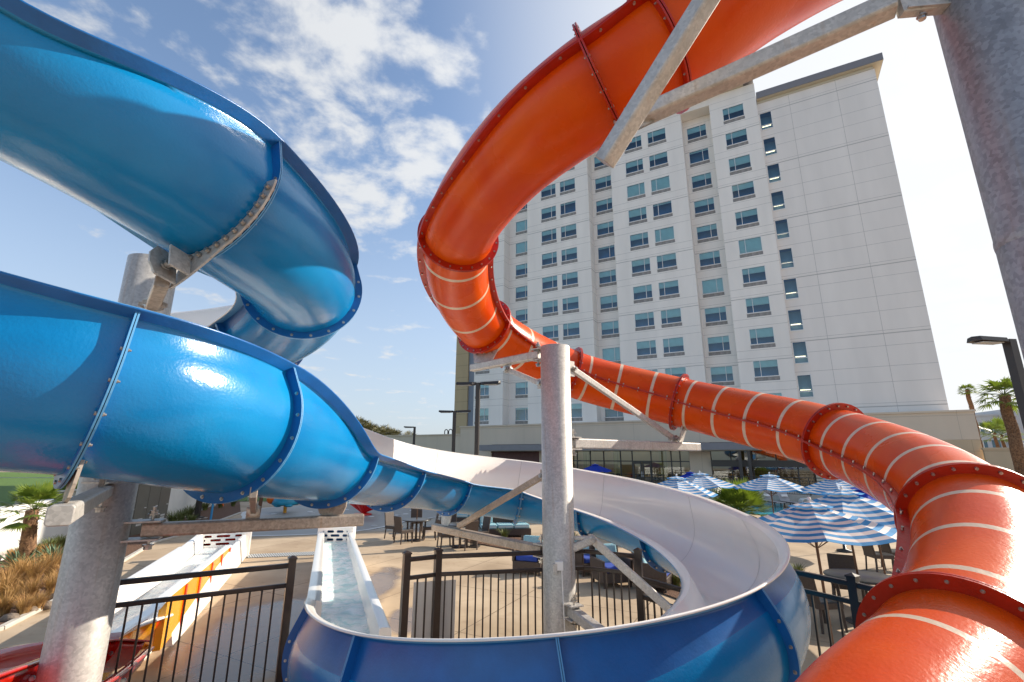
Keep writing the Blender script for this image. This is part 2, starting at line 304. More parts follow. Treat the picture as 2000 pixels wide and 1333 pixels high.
def flume_profile(hL,hR):
    ri=R_B-.014
    inn=arc_pts(hL,hR,ri); out=arc_pts(hL,hR,R_B)
    segs=[]  # (pts, material)
    def rimpt(p,side): return p
    L0=out[0]; R0=out[-1]
    yL=hL; yR=hR
    lipR=[(inn[-1][0]+.004,inn[-1][1]-.0),(R0[0]+.02,R0[1]+.016),(R0[0]+LIP-.012,R0[1]+.010),(R0[0]+LIP,R0[1]-.002),(R0[0]+LIP-.006,R0[1]-.012),(R0[0]+.012,R0[1]-.012)]
    lipL=[(-(x),y) for x,y in [(-inn[0][0]+.004,inn[0][1]),(-L0[0]+.02,L0[1]+.016),(-L0[0]+LIP-.012,L0[1]+.010),(-L0[0]+LIP,L0[1]-.002),(-L0[0]+LIP-.006,L0[1]-.012),(-L0[0]+.012,L0[1]-.012)]]
    outp=[(x,y) for x,y in out]; outp[-1]=(R0[0],R0[1]-.03); outp[0]=(L0[0],L0[1]-.03)
    pts=inn+lipR+outp[::-1]+lipL[::-1]
    ni=len(inn); no=len(outp)
    mats=['white']*(ni-1)+['white','white','white','blue_edge','blue_flange','blue_flange']+['blue']*(no-1)+['blue_flange','blue_flange','blue_edge','white','white','white','white']  # lip undersides take the darker flange blue, painting in their shade
    # edges: total = len(pts)
    mats=mats[:len(pts)]+['white']*(len(pts)-len(mats))
    return pts,mats
bp=Path(BLUE[:,:3])
def bsec(t):
    p,T=bp.at(t); b=sm(BLUE[:,3],t); L,U=frame(T,b); return p,T,L,U,sm(BLUE[:,4],t),sm(BLUE[:,5],t)
blue=thing('blue_water_slide','long open blue fibreglass water slide with white inside, winding down to a run-out trough','water slide',(0,0,0))
def flume(t0,t1,name='flume_section'):
    n=max(4,int((t1-t0)*18)); mb=MB(); rings=[];
    V=[];F=[];k=None
    for i in range(n+1):
        t=t0+(t1-t0)*i/n; p,T,L,U,hL,hR=bsec(t); pts,mats=flume_profile(hL,hR); k=len(pts)
        V+=[p+L*a+U*b for a,b in pts]
    cur={}
    for i in range(n):
        for j in range(k):
            q=(i*k+j,i*k+(j+1)%k,(i+1)*k+(j+1)%k,(i+1)*k+j); cur.setdefault(mats[j],[]).append(q)
    for kk,m in enumerate(('white','blue_edge','blue')):
        pass
    mb.v=[tuple(map(float,v)) for v in V]
    for m,fs in cur.items():
        mi=mb.mi(m)
        for f in fs: mb.f.append(f); mb.m.append(mi); mb.sm.append(True)
    o=mb.build(name,blue,recalc=True)
    return o
BOLTS=[]   # (slide, position, axis, parent flange, size)
def flange_b(t,skip=None):
    p,T,L,U,hL,hR=bsec(t); mb=MB()
    for off in (-.011,.002):
        o_=arc_pts(hL,hR,R_B+FL,30); i_=arc_pts(hL,hR,R_B-.004,30)
        # square up to the lip
        o_[-1]=(o_[-1][0]+.012,o_[-1][1]-.0); o_[0]=(o_[0][0]-.012,o_[0][1])
        k=len(o_); V=[]
        for w in (off,off+.009):
            V+=[p+T*w+L*a+U*b for a,b in o_]+[p+T*w+L*a+U*b for a,b in i_]
        F=[];E=[]
        for j in range(k-1):
            F.append((j,j+1,k+j+1,k+j)); F.append((2*k+j,3*k+j,3*k+j+1,2*k+j+1))
            E.append((j,2*k+j,2*k+j+1,j+1))
        F+=[(0,k,3*k,2*k),(k-1,3*k-1,4*k-1,2*k-1)]
        o=len(mb.v); mb.v+=[tuple(map(float,v)) for v in V]
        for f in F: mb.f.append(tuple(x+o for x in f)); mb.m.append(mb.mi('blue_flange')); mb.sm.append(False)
        for f in E: mb.f.append(tuple(x+o for x in f)); mb.m.append(mb.mi('blue_edge')); mb.sm.append(False)
    ii=arc_pts(hL,hR,R_B-.0165,30); k=len(ii); V=[p+T*w+L*a+U*b for w in (-.0045,.0045) for a,b in ii]; o=len(mb.v); mb.v+=[tuple(map(float,v)) for v in V]
    for j in range(k-1): mb.f.append((o+j,o+j+1,o+k+j+1,o+k+j)); mb.m.append(mb.mi('seam')); mb.sm.append(False)
    fo=mb.build('joint_flange',blue,recalc=True)
    mid=arc_pts(hL,hR,R_B+FL*.55,60); mid=mid[1:-1]
    acc=.08; last=mid[0]
    for q in mid[1:]:
        acc+=math.hypot(q[0]-last[0],q[1]-last[1]); last=q
        if acc>.165:
            acc=0; BOLTS.append(('b',p+L*q[0]+U*q[1],T,fo,.0125))
    return fo
fl_t=[1,2,3,4,5,6,7,8,9,10,11,12,13,14,15,16,17,18,19]
prev=-1.6
for t in fl_t:
    flume(prev,t); flange_b(t); prev=t
# ---- orange tube
op=Path(ORANGE[:,:3])
R_O=.43; FLO=.08
orange=thing('orange_tube_slide','enclosed orange fibreglass tube slide with pale stripes, curling down from the top right','water slide',(0,0,0))
def osec(t):
    p,T=op.at(t); L,U=frame(T,sm(ORANGE[:,3],t)); return p,T,L,U
OFF=1 if True else 0
STR={5:[.16,.46,.76],6:[.12,.42,.74],7:[.15,.45,.76],8:[.10,.32,.54,.77],9:[.12,.31,.51,.70,.89],10:[.2,.5,.83],11:[.22,.62],12:[.2,.6]}
def tube_section(t0,t1,stripes=()):
    n=26; ts=list(np.linspace(t0,t1,n)); seglen=np.linalg.norm(op.at(t1)[0]-op.at(t0)[0]); w=.027/seglen*(t1-t0)
    SS=[(t0+(t1-t0)*s-w,t0+(t1-t0)*s+w) for s in stripes]
    for a,b in SS: ts=[t for t in ts if not (a-.012<t<b+.012)]+[a,(a+b)/2,b]
    ts=sorted(ts); mb=MB(); K=72; io=mb.mi('orange'); st=mb.mi('stripe')
    for t in ts:
        p,T,L,U=osec(t)
        for k in range(K):
            a=2*math.pi*k/K; mb.v.append(tuple(map(float,p+R_O*(math.sin(a)*L-math.cos(a)*U))))
    for i in range(len(ts)-1):
        tm=(ts[i]+ts[i+1])/2; m=st if any(a<tm<b for a,b in SS) else io
        for k in range(K): mb.f.append((i*K+k,i*K+(k+1)%K,(i+1)*K+(k+1)%K,(i+1)*K+k)); mb.m.append(m); mb.sm.append(True)
    mb.build('tube_section',orange,recalc=True)
    # longitudinal flanges
    for sd in (-1,1):
        fb=MB(); rows=np.linspace(t0,t1,20); V=[]
        for t in rows:
            p,T,L,U=osec(t)
            for a,b in ((R_O-.01,-.012),(R_O+FLO,-.012),(R_O+FLO,-.002),(R_O+FLO-.006,0),(R_O+FLO,.002),(R_O+FLO,.012),(R_O-.01,.012)): V.append(p+L*sd*a+U*b)
        F=[]
        for i in range(19):
            for j in range(7): F.append((i*7+j,i*7+(j+1)%7,(i+1)*7+(j+1)%7,(i+1)*7+j))
        fb.add(V,F,'oflange'); so=fb.build('side_flange',orange,recalc=True)
        L_=np.linalg.norm(op.at(t1)[0]-op.at(t0)[0])*1.08; nb=max(2,int(L_/.27))
        for i in range(nb):
            t=t0+(t1-t0)*(i+.5)/nb; p,T,L,U=osec(t); BOLTS.append(('o',p+L*sd*(R_O+FLO*.6),U,so,.011))
def flange_o(t):
    p,T,L,U=osec(t); mb=MB(); K=64
    for off in (-.017,.004):
        V=[]
        for w in (off,off+.013):
            for rr_ in (R_O-.004,R_O+FLO):
                V+=[p+T*w+rr_*(math.sin(2*math.pi*k/K)*L-math.cos(2*math.pi*k/K)*U) for k in range(K)]
        F=[]
        for k in range(K):
            k2=(k+1)%K
            F+=[(k,k2,K+k2,K+k),(2*K+k,3*K+k,3*K+k2,2*K+k2),(K+k,K+k2,3*K+k2,3*K+k)]
        mb.add(V,F,'oflange')
    fo=mb.build('joint_flange',orange,recalc=True)
    nb=22
    for k in range(nb):
        a=2*math.pi*(k+.5)/nb; BOLTS.append(('o',p+(R_O+FLO*.58)*(math.sin(a)*L-math.cos(a)*U),T,fo,.0125))
# index: 0 is extra top station, names shift by one
tube_section(0,1.0)
seq=[(1,2),(2,3),(3,5),(5,6),(6,7),(7,8),(8,9),(9,10),(10,11),(11,13)]
key={(5,6):5,(6,7):6,(7,8):7,(8,9):8,(9,10):9,(10,11):10,(11,13):11}
for a,b in seq:
    tube_section(a,b,STR.get(key.get((a,b),-1),())); flange_o(b) if b<12 else None

# bolts: nearest become objects, the rest one mesh per slide
def boltmesh(r):
    mb=MB()
    mb.lathe([(0,-.028),(r,-.028),(r,-.017),(r*1.4,-.016),(r*1.4,-.012),(r*.4,-.011),(r*.4,.012),(r*1.4,.013),(r*1.4,.017),(r,.018),(r,.028),(r*.55,.028),(r*.55,.040),(0,.040)],'bolt',n=8,smooth=False)
    o=mb.build('bolt'); me=o.data; bpy.data.objects.remove(o); return me
bm_=boltmesh(.0125)
def axrot(T):
    return Vector((0,0,1)).rotation_difference(Vector([float(x) for x in T]))
for key_,root in (('b',blue),('o',orange)):
    L_=[b for b in BOLTS if b[0]==key_]
    L_=[b for b in L_ if (b[1]-CAM)@_f>.3]
    L_.sort(key=lambda b:np.linalg.norm(b[1]-CAM))
    for _,p,T,fo,r in L_[:96]:
        o=bpy.data.objects.new('bolt',bm_); COL.objects.link(o); o.parent=fo; o.location=Vector(p); o.scale=(.85,.85,.72); o.rotation_mode='QUATERNION'; o.rotation_quaternion=axrot(T)
    rest=L_[96:]; mb=MB()
    for _,p,T,fo,r in rest:
        q=axrot(T)
        base=[Vector((r*math.cos(a*math.pi/3),r*math.sin(a*math.pi/3),z)) for z in (-.03,.04) for a in range(6)]
        mb.add([Vector(p)+q@v for v in base],[(i,(i+1)%6,(i+1)%6+6,i+6) for i in range(6)]+[(5,4,3,2,1,0),(6,7,8,9,10,11)],'bolt')
    if rest:
        o=mb.build('flange_bolts',root); o['kind']='stuff'
# ---- run-out trough
def runout():
    n=30; A=np.array([-2.10,6.10,0]); 
    pL0=az(600,1174,1.30); pR0=az(762,1226,1.0)
    pL1=az(622,1040,.85); pR1=az(688,1040,.85)
    mb=MB(); V=[];k=None
    for i in range(n+1):
        s=i/n; e=s**.8
        Lp=pL0*(1-s)+pL1*s; Rp=pR0*(1-s)+pR1*s
        zl=1.30*(1-e)+.85*e; zr=1.0*(1-e)+.85*e
        # keep plan positions, redo heights; slight flare near the start
        d=(Rp-Lp); d[2]=0; w=np.linalg.norm(d); d/=w
        Lp=Lp.copy();Rp=Rp.copy(); Lp[2]=0;Rp[2]=0
        prof=[(-.02,0,0),(-.02,zl-.05,0),(-.01,zl-.01,0),(.02,zl,0),(.15,zl,0),(.175,zl-.015,0),(.18,zl-.05,0),(.22,.26,0),(.28,.22,0),(w-.26,.22,0),(w-.20,.26,0),(w-.13,zr-.05,0),(w-.125,zr-.015,0),(w-.10,zr,0),(w-.02,zr,0),(w+.01,zr-.01,0),(w+.02,zr-.05,0),(w+.02,0,0)]
        k=len(prof); V+=[Lp+d*a+np.array([0,0,z]) for a,z,_ in prof]
    F=[(i*k+j,i*k+j+1,(i+1)*k+j+1,(i+1)*k+j) for i in range(n) for j in range(k-1)]
    F+=[tuple(range(k-1,-1,-1)),tuple(range(n*k,n*k+k))]; mb.add(V,F,'white',True); ro=mb.build('run_out_trough',blue)
    md=ro.modifiers.new('e','EDGE_SPLIT'); md.split_angle=D2R(50)
    # water
    wb=MB(); V=[]
    for i in range(n+1):
        s=i/n; Lp=pL0*(1-s)+pL1*s; Rp=pR0*(1-s)+pR1*s; d=Rp-Lp; d[2]=0; w=np.linalg.norm(d); d/=w
        wz=.72-.12*s
        for j in range(9): V.append(Lp*np.array([1,1,0])+d*(.19+(w-.34)*j/8)+np.array([0,0,wz+.012*math.sin(i*1.7+j*2.3)]))
    F=[(i*9+j,i*9+j+1,(i+1)*9+j+1,(i+1)*9+j) for i in range(n) for j in range(8)]
    wb.add(V,F,'water',True); wo=wb.build('water'); struct(wo)
    # end panel with slots
    Lp=pL1*np.array([1,1,0]);Rp=pR1*np.array([1,1,0]); end_panel(blue,Lp,Rp,.98,'dark_blue_slot')
def end_panel(root,Lp,Rp,zt,slot):
    d=Rp-Lp; w=np.linalg.norm(d); d/=w; nrm=np.array([-d[1],d[0],0]) # away from camera
    def P(u,z,o): return Lp+d*u+nrm*o+np.array([0,0,z])
    rows=[(zt-.11,[( .14,.17),(.26,.30+.16),(.54,.74),(.83,.86)]),(zt-.22,[(.14,.28),(.37,.63),(.72,.86)]),(zt-.33,[(.14,.17),(.26,.46),(.54,.74),(.83,.86)]),(zt-.44,[(.14,.28),(.37,.63),(.72,.86)])]
    us=[0,1]; 
    mb=MB(); hh=.034
    zs=[0]; 
    bands=sorted([(z-hh,z+hh,sl) for z,sl in rows])
    def quadbox(u0,u1,z0,z1):
        a=[P(u0*w,z0,-.01),P(u1*w,z0,-.01),P(u1*w,z1,-.01),P(u0*w,z1,-.01),P(u0*w,z0,.03),P(u1*w,z0,.03),P(u1*w,z1,.03),P(u0*w,z1,.03)]
        mb.add(a,[(0,1,2,3),(7,6,5,4),(0,4,5,1),(1,5,6,2),(2,6,7,3),(3,7,4,0)],'white')
    z=0
    for z0,z1,sl in bands:
        quadbox(-.02,1.02,z,z0)
        u=-.02
        for a,b in sl:
            quadbox(u,a,z0,z1)
            # rounded slot ends
            for (uc,sg) in ((a,1),(b,-1)):
                r=hh; pts=[]; 
                for kk in range(7):
                    th_=math.pi/2*kk/6
                for top in (1,-1):
                    vv=[P(uc*w,(z0+z1)/2+top*hh,-.01)]+[P(uc*w+sg*(r-r*math.sin(t)),(z0+z1)/2+top*r*math.cos(t),-.01) for t in np.linspace(0,math.pi/2,6)]
                    mb.add(vv,[tuple(range(7))],'white')
            u=b
        quadbox(u,1.02,z0,z1); z=z1
    quadbox(-.02,1.02,z,zt)
    mb.build('end_panel',root)
    # deck drain sump behind: coloured inside
    sb=MB(); a=[P(.03*w,.3,.25),P(.97*w,.3,.25),P(.97*w,zt-.03,.25),P(.03*w,zt-.03,.25)]
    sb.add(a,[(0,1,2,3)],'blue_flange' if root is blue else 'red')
    # box around
    a=[P(-.02*w,0,.03),P(1.02*w,0,.03),P(1.02*w,0,.3),P(-.02*w,0,.3),P(-.02*w,zt,.03),P(1.02*w,zt,.03),P(1.02*w,zt,.3),P(-.02*w,zt,.3)]
    sb.add(a,[(1,2,6,5),(2,3,7,6),(3,0,4,7),(4,5,6,7)],'white')
    sb.build('end_box',root)
runout()
# ---------------------------------------------------------------- support posts
def V3(a): return np.array(a,float)
def bolt_at(parent,p,ax=(0,0,1),sc=1.6):
    o=bpy.data.objects.new('bolt',bm_); COL.objects.link(o); o.parent=parent; o.location=Vector([float(x) for x in p])-parent.matrix_world.translation if parent.type=='EMPTY' and parent.parent is None and parent.location.length>0 else Vector([float(x) for x in p])
    o.rotation_mode='QUATERNION'; o.rotation_quaternion=axrot(ax); o.scale=(sc,sc,sc); return o
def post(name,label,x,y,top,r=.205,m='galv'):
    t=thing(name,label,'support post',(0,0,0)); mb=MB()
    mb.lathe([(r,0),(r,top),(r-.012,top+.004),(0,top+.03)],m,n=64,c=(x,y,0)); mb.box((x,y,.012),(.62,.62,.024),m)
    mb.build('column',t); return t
def plate(mb,pts,th,m,nrm):
    """flat polygon plate with thickness along nrm"""
    n=V3(nrm)/np.linalg.norm(nrm); k=len(pts); V=[p-n*th/2 for p in pts]+[p+n*th/2 for p in pts]
    mb.add(V,[tuple(range(k-1,-1,-1)),tuple(range(k,2*k))]+[(i,(i+1)%k,(i+1)%k+k,i+k) for i in range(k)],m)
# left post -------------------------------------------------
LPX,LPY=-3.52,4.30
lp_top=ay(295,512,4.3)[2]
lpost=post('support_post','thick galvanised post at the left with the blue slide wrapping round it','_',LPY,1) if False else post('support_post','thick galvanised post at the left with the blue slide wrapping round it',LPX,LPY,lp_top)
def saddle_b(parent,t,m='galv',w=.30,h=.24,name='bracket'):
    """plate bolted under a blue flange, bottom of the flume"""
    p,T,L,U,hL,hR=bsec(t); base=p-U*(R_B+.02)+T*.03; mb=MB()
    pts=[base+L*w*.55+U*.13,base+L*w*.42-U*(h-.06),base+L*w*.3-U*h,base-L*w*.3-U*h,base-L*w*.42-U*(h-.06),base-L*w*.55+U*.13,base-L*w*.25+U*.03,base+L*w*.25+U*.03]
    plate(mb,pts,.016,m,T); o=mb.build(name,parent)
    for q in (-.3,-.1,.1,.3): bolt_at(o,base+L*w*q*1.3+U*.045,T,1.2)
    return base-U*h
# arm A: to flange B1
def arm(parent,a,b,w,h,m='galv',name='arm',gusset=True):
    mb=MB(); mb.beam(a,b,w,h,m); o=mb.build(name,parent,bevel=.006); return o
b1=saddle_b(lpost,7,'galv_rusty',.22,.15)
dirA=V3([b1[0]-LPX,b1[1]-LPY,0]); dirA/=np.linalg.norm(dirA)
zA=b1[2]-.055
arm(lpost,V3([LPX,LPY,zA])+dirA*.12,V3([b1[0],b1[1],zA])+dirA*.10,.105,.10)
g=MB(); g.box((LPX+dirA[0]*.3,LPY+dirA[1]*.3,zA+.072),(.22,.22,.014),'galv'); g.build('gusset_plate',lpost)
bolt_at(lpost,V3([LPX,LPY,zA+.07])+dirA*.3,(0,0,1),3); bolt_at(lpost,V3([LPX,LPY,zA-.09])+dirA*.34,(0,0,1),2.4)
# lug + pin under the flume
g=MB(); q=V3([LPX,LPY,zA])+dirA*.62; g.box(q+V3([0,0,.13]),(.03,.10,.16),'galv_rusty',R=Matrix.Rotation(math.atan2(dirA[1],dirA[0])+math.pi/2,3,'Z')); g.build('pin_lug',lpost); bolt_at(lpost,q+V3([0,0,.16]),dirA*0+V3([-dirA[1],dirA[0],0]),3.2)
# arm B: to flange B3
b3=saddle_b(lpost,9,'galv_rusty',.34,.13)
pb=az(600,1019,b3[2]-.06); zB=b3[2]-.05
e=V3([b3[0],b3[1],zB]); dB=e-V3([LPX,LPY,zB]); dB/=np.linalg.norm(dB)
arm(lpost,V3([LPX,LPY,zB])+dB*.30,e+dB*.30,.12,.115,'galv_rusty')
g=MB(); 
for dz in (.075,-.075): g.box(V3([LPX,LPY,zB+dz])+dB*.27,(.34,.2,.014),'galv',R=Matrix.Rotation(math.atan2(dB[1],dB[0]),3,'Z'))
g.build('gusset_plate',lpost)
for dz in (.09,-.09): bolt_at(lpost,V3([LPX,LPY,zB+dz])+dB*.36,(0,0,1),2.6)
# diagonal strut from flange B2 down to arm B
b2p,b2T,b2L,b2U,_,_=bsec(8); s0=b2p-b2U*.57; s1=V3([LPX,LPY,zB+.13])+dB*1.15
arm(lpost,s0,s1,.05,.08,'galv_rusty','strut'); g=MB(); g.box(s1-V3([0,0,.03]),(.12,.03,.13),'galv_rusty',R=Matrix.Rotation(math.atan2(dB[1],dB[0]),3,'Z')); g.build('pin_lug',lpost); bolt_at(lpost,s1,(dB[1],-dB[0],0),3.4)
# upper bracket under flange A1 with drop post
p,T,L,U,_,_=bsec(1)
def apt(a,r): return p+T*(-.035)+r*(math.sin(a)*L-math.cos(a)*U)
mb=MB(); angs=np.linspace(1.18,-.50,26); o_=[];i_=[]
for k,a in enumerate(angs):
    q=max(0,(k-15)/10); o_.append(apt(a,R_B+.085+.19*q**1.6)); i_.append(apt(a,R_B+.004+.01*q))
pts=o_+i_[::-1]
k=len(o_); n_=T; V=[]
for w in (-.008,.008): V+=[x+T*w for x in o_]+[x+T*w for x in i_]
F=[]
for j in range(k-1): F+=[(j,j+1,k+j+1,k+j),(2*k+j,3*k+j,3*k+j+1,2*k+j+1),(j,2*k+j,2*k+j+1,j+1),(k+j,k+j+1,3*k+j+1,3*k+j)]
F+=[(0,k,3*k,2*k),(k-1,3*k-1,4*k-1,2*k-1)]
mb.add(V,F,'galv'); br=mb.build('curved_bracket',lpost,recalc=True)
for a in np.linspace(1.05,-.35,11): bolt_at(br,apt(a,R_B+.05),T,1.3)
# end box of the bracket
ebt=apt(-.50,R_B+.14); mb=MB(); 
plate(mb,[ebt+T*x+U*y for x,y in ((-.02,.12),(-.02,-.13),(-.16,-.13),(-.20,-.05),(-.20,.04),(-.16,.12))],.014,'galv',L)
plate(mb,[ebt+L*.12+T*x+U*y for x,y in ((-.02,.05),(-.02,-.13),(-.16,-.13),(-.16,.05))],.014,'galv',L)
mb.build('gusset_plate',lpost); bolt_at(lpost,ebt+T*-.11+U*-.04,L,2.2)
dp0=ay(292,522,max(3.2,ebt[1])); zt=ebt[2]-.12
top=V3([ebt[0],ebt[1],zt])-T*.09; 
bot=ay(287,625,3.62)
arm(lpost,top,top*.45+bot*.55,.085,.085,'galv_rusty','hanger'); arm(lpost,top*.42+bot*.58,bot,.07,.07,'galv_rusty','hanger')
g=MB(); mid_=top*.44+bot*.56; g.box(mid_,(.18,.05,.03),'galv_rusty'); g.box(mid_,(.05,.15,.03),'galv_rusty'); g.build('clamp',lpost); bolt_at(lpost,mid_,(0,1,0),2.4)
arm(lpost,V3([LPX+.15,LPY-.1,bot[2]-.02]),bot+V3([0,0,-.02]),.10,.10,'galv')
arm(lpost,V3([LPX+.1,LPY,4.02]),V3([LPX+.62,LPY+.62,4.02]),.12,.12,'galv')
# centre post ----------------------------------------------
CX,CY=.61,6.49
c_top=ay(1086,672,6.3)[2]
cpost=post('support_post','thick galvanised post in the centre with its open top cap below the orange slide',CX,CY,c_top)
CP=V3([CX,CY,0])
def dirto(p): d=V3([p[0]-CX,p[1]-CY,0]); return d/np.linalg.norm(d)
def lugpair(parent,c,d,z,dz,m='galv'):
    g=MB()
    for s in (dz,-dz): g.box(V3([CX,CY,z+s])+d*.27,(.24,.18,.014),m,R=Matrix.Rotation(math.atan2(d[1],d[0]),3,'Z'))
    g.build('gusset_plate',parent)
    for s in (dz+.02,-dz-.02): bolt_at(parent,V3([CX,CY,z+s])+d*.32,(0,0,1),2.4)
# to O6 (orange flange right)
def saddle_o(parent,t,h=.2,w=.2):
    p,T,L,U=osec(t); base=p-V3([0,0,R_O+.06])+T*.03; mb=MB()
    pts=[base+L*w+U*.10,base+L*w*.7-U*h,base-L*w*.7-U*h,base-L*w+U*.10,base-U*-.02]
    plate(mb,pts,.016,'galv',T); o=mb.build('bracket',parent)
    for q in (-.6,0,.6): bolt_at(o,base+L*w*q+U*.03,T,1.3)
    return base-V3([0,0,h])
q=saddle_o(cpost,8); d=dirto(q); z6=q[2]-.07
arm(cpost,V3([CX,CY,z6])+d*.30,V3([q[0],q[1],z6])+d*.40,.12,.14); lugpair(cpost,None,d,z6,.08)
e=V3([q[0],q[1],z6+.13])-d*.30
s=V3([CX,CY,az(1122,712,4.35)[2]*0+4.25])+d*.33
arm(cpost,s,e,.06,.09,'galv','brace'); g=MB(); g.box(e-V3([0,0,.04]),(.14,.03,.15),'galv',R=Matrix.Rotation(math.atan2(d[1],d[0]),3,'Z')); g.box(s-d*.08,(.22,.03,.22),'galv',R=Matrix.Rotation(math.atan2(d[1],d[0]),3,'Z')); g.build('pin_lug',cpost); bolt_at(cpost,e,(d[1],-d[0],0),3.2); bolt_at(cpost,s,(d[1],-d[0],0),2.4)
# to O4 (orange flange left)
q=saddle_o(cpost,6,.12,.25); d=dirto(q); z4=q[2]-.05
arm(cpost,V3([CX,CY,z4])+d*.28,V3([q[0],q[1],z4])+d*.30,.12,.12); lugpair(cpost,None,d,z4,.08)
e=V3([CX,CY,z4-.13])+d*.95; s=V3([CX,CY,z4-.42])+d*.28
arm(cpost,s,e,.06,.07,'galv','brace'); g=MB(); g.box(e+V3([0,0,.02]),(.13,.03,.13),'galv',R=Matrix.Rotation(math.atan2(d[1],d[0]),3,'Z')); g.box(s-d*.05,(.2,.03,.14),'galv',R=Matrix.Rotation(math.atan2(d[1],d[0]),3,'Z')); g.build('pin_lug',cpost); bolt_at(cpost,e,(d[1],-d[0],0),3); bolt_at(cpost,s,(d[1],-d[0],0),2)
# to M2 (blue far flange)
q=saddle_b(cpost,11,'galv',.28,.20); d=dirto(q); z2=q[2]-.06
arm(cpost,V3([CX,CY,z2])+d*.28,V3([q[0],q[1],z2])+d*.35,.12,.12,'galv_rusty'); lugpair(cpost,None,d,z2,.075)
e=V3([q[0],q[1],z2+.10])-d*.42; s=V3([CX,CY,z2+.95])+d*.27
arm(cpost,s,e,.05,.09,'galv_rusty','brace'); g=MB(); g.box(s-d*.04,(.16,.03,.16),'galv_rusty',R=Matrix.Rotation(math.atan2(d[1],d[0]),3,'Z')); g.box(e-V3([0,0,.02]),(.10,.03,.12),'galv_rusty',R=Matrix.Rotation(math.atan2(d[1],d[0]),3,'Z')); g.build('pin_lug',cpost); bolt_at(cpost,s,(d[1],-d[0],0),2.4)
# to M4/M5 and N1: strut pair on the right
q=az(1148,1073,2.02); d=dirto(V3([1.8,6.2,0])); zz=2.0
g=MB(); hub=V3([CX,CY,zz])+V3([.42,-.1,0]); arm(cpost,V3([CX,CY,zz-.12])+V3([.15,-.05,0]),hub,.09,.10); arm(cpost,V3([CX,CY,zz+.0])+V3([.15,0,0]),hub+V3([.03,0,.02]),.07,.05)
pn,Tn,Ln,Un,_,_=bsec(15.2); tgt=az(1312,1194,1.35); arm(cpost,hub,tgt+(tgt-hub)*.06,.04,.10,'galv','brace')
pm,Tm,Lm,Um,_,_=bsec(13.0); arm(cpost,hub+V3([0,0,.02]),pm-Um*.55,.03,.08,'galv','brace')
bolt_at(cpost,hub,(0,1,0),2.6)
lo=az(1128,1213,1.35); d=dirto(bsec(16)[0]); arm(cpost,V3([CX,CY,1.22])+d*.26,bsec(16)[0]*V3([1,1,0])+V3([0,0,1.0])-d*.5,.12,.12); lugpair(cpost,None,d,1.22,.075)
# sensor box with cable on the post
sb=thing('sensor_box','small grey sensor box with a cable clipped low on the centre post','box',az(1093,1146,1.72)*V3([1,1,1]))
dd=V3([0,-1,0]); sb.location=(CX-.02,CY-.235,1.72)
g=MB(); g.box((0,0,0),(.10,.06,.10),'paint_white'); g.box((-.05,-.01,-.03),(.05,.05,.12),'galv'); g.build('housing',sb,bevel=.006)
g=MB(); g.tube([(.03,-.03,-.05),(.04,-.035,-.4),(.06,-.03,-1.0),(.06,-.02,-1.65)],.008,'paint_white',n=8); g.build('cable',sb)
# right post ------------------------------------------------
RX,RY=2.53,2.0
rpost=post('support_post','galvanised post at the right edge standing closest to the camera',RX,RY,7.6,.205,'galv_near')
ex=osec(3)[0]; 
a1=ay(1745,8,2.05); b1_=ay(1252,228,2.72)
arm(rpost,a1,b1_,.115,.115,'galv')
a2=ay(1392,-20,2.15); b2_=ay(1180,318,2.66)
arm(rpost,a2,b2_,.12,.11,'galv')
far=a2+(a2-b2_)*.9; arm(rpost,a2,far,.12,.11,'galv')
g=MB(); 
dR=V3([a1[0]-RX,a1[1]-RY,0]); dR/=np.linalg.norm(dR)
g.beam(V3([RX,RY,a1[2]+.02])+dR*.15,a1+V3([.02,0,0]),.05,.16,'galv'); g.box(V3([RX,RY,a1[2]+.10])+dR*.33,(.26,.09,.014),'galv',R=Matrix.Rotation(math.atan2(dR[1],dR[0]),3,'Z')); g.box(V3([RX,RY,a1[2]-.06])+dR*.30,(.22,.07,.012),'galv',R=Matrix.Rotation(math.atan2(dR[1],dR[0]),3,'Z'))
g.build('gusset_plate',rpost); bolt_at(rpost,V3([RX,RY,a1[2]-.08])+dR*.33,(0,0,1),1.4)
g=MB(); pO,TO,LO,UO=osec(3); c_=pO-UO*(R_O+.06)+TO*.03
g.beam(c_+UO*.05,ay(1222,262,2.68),.10,.02,'galv',up=TO); g.build('bracket',rpost)
g=MB(); g.beam(ay(1236,205,2.69),ay(1262,246,2.70),.14,.012,'galv',up=(0,1,0)); g.build('gusset_plate',rpost)
# weld rings on the right post
g=MB()
for zr in (4.02,): g.lathe([(.205,zr-.03),(.208,zr-.01),(.2085,zr),(.207,zr+.02),(.205,zr+.03)],'galv_near',n=48,c=(RX,RY,0))
g.build('weld_seam',rpost)
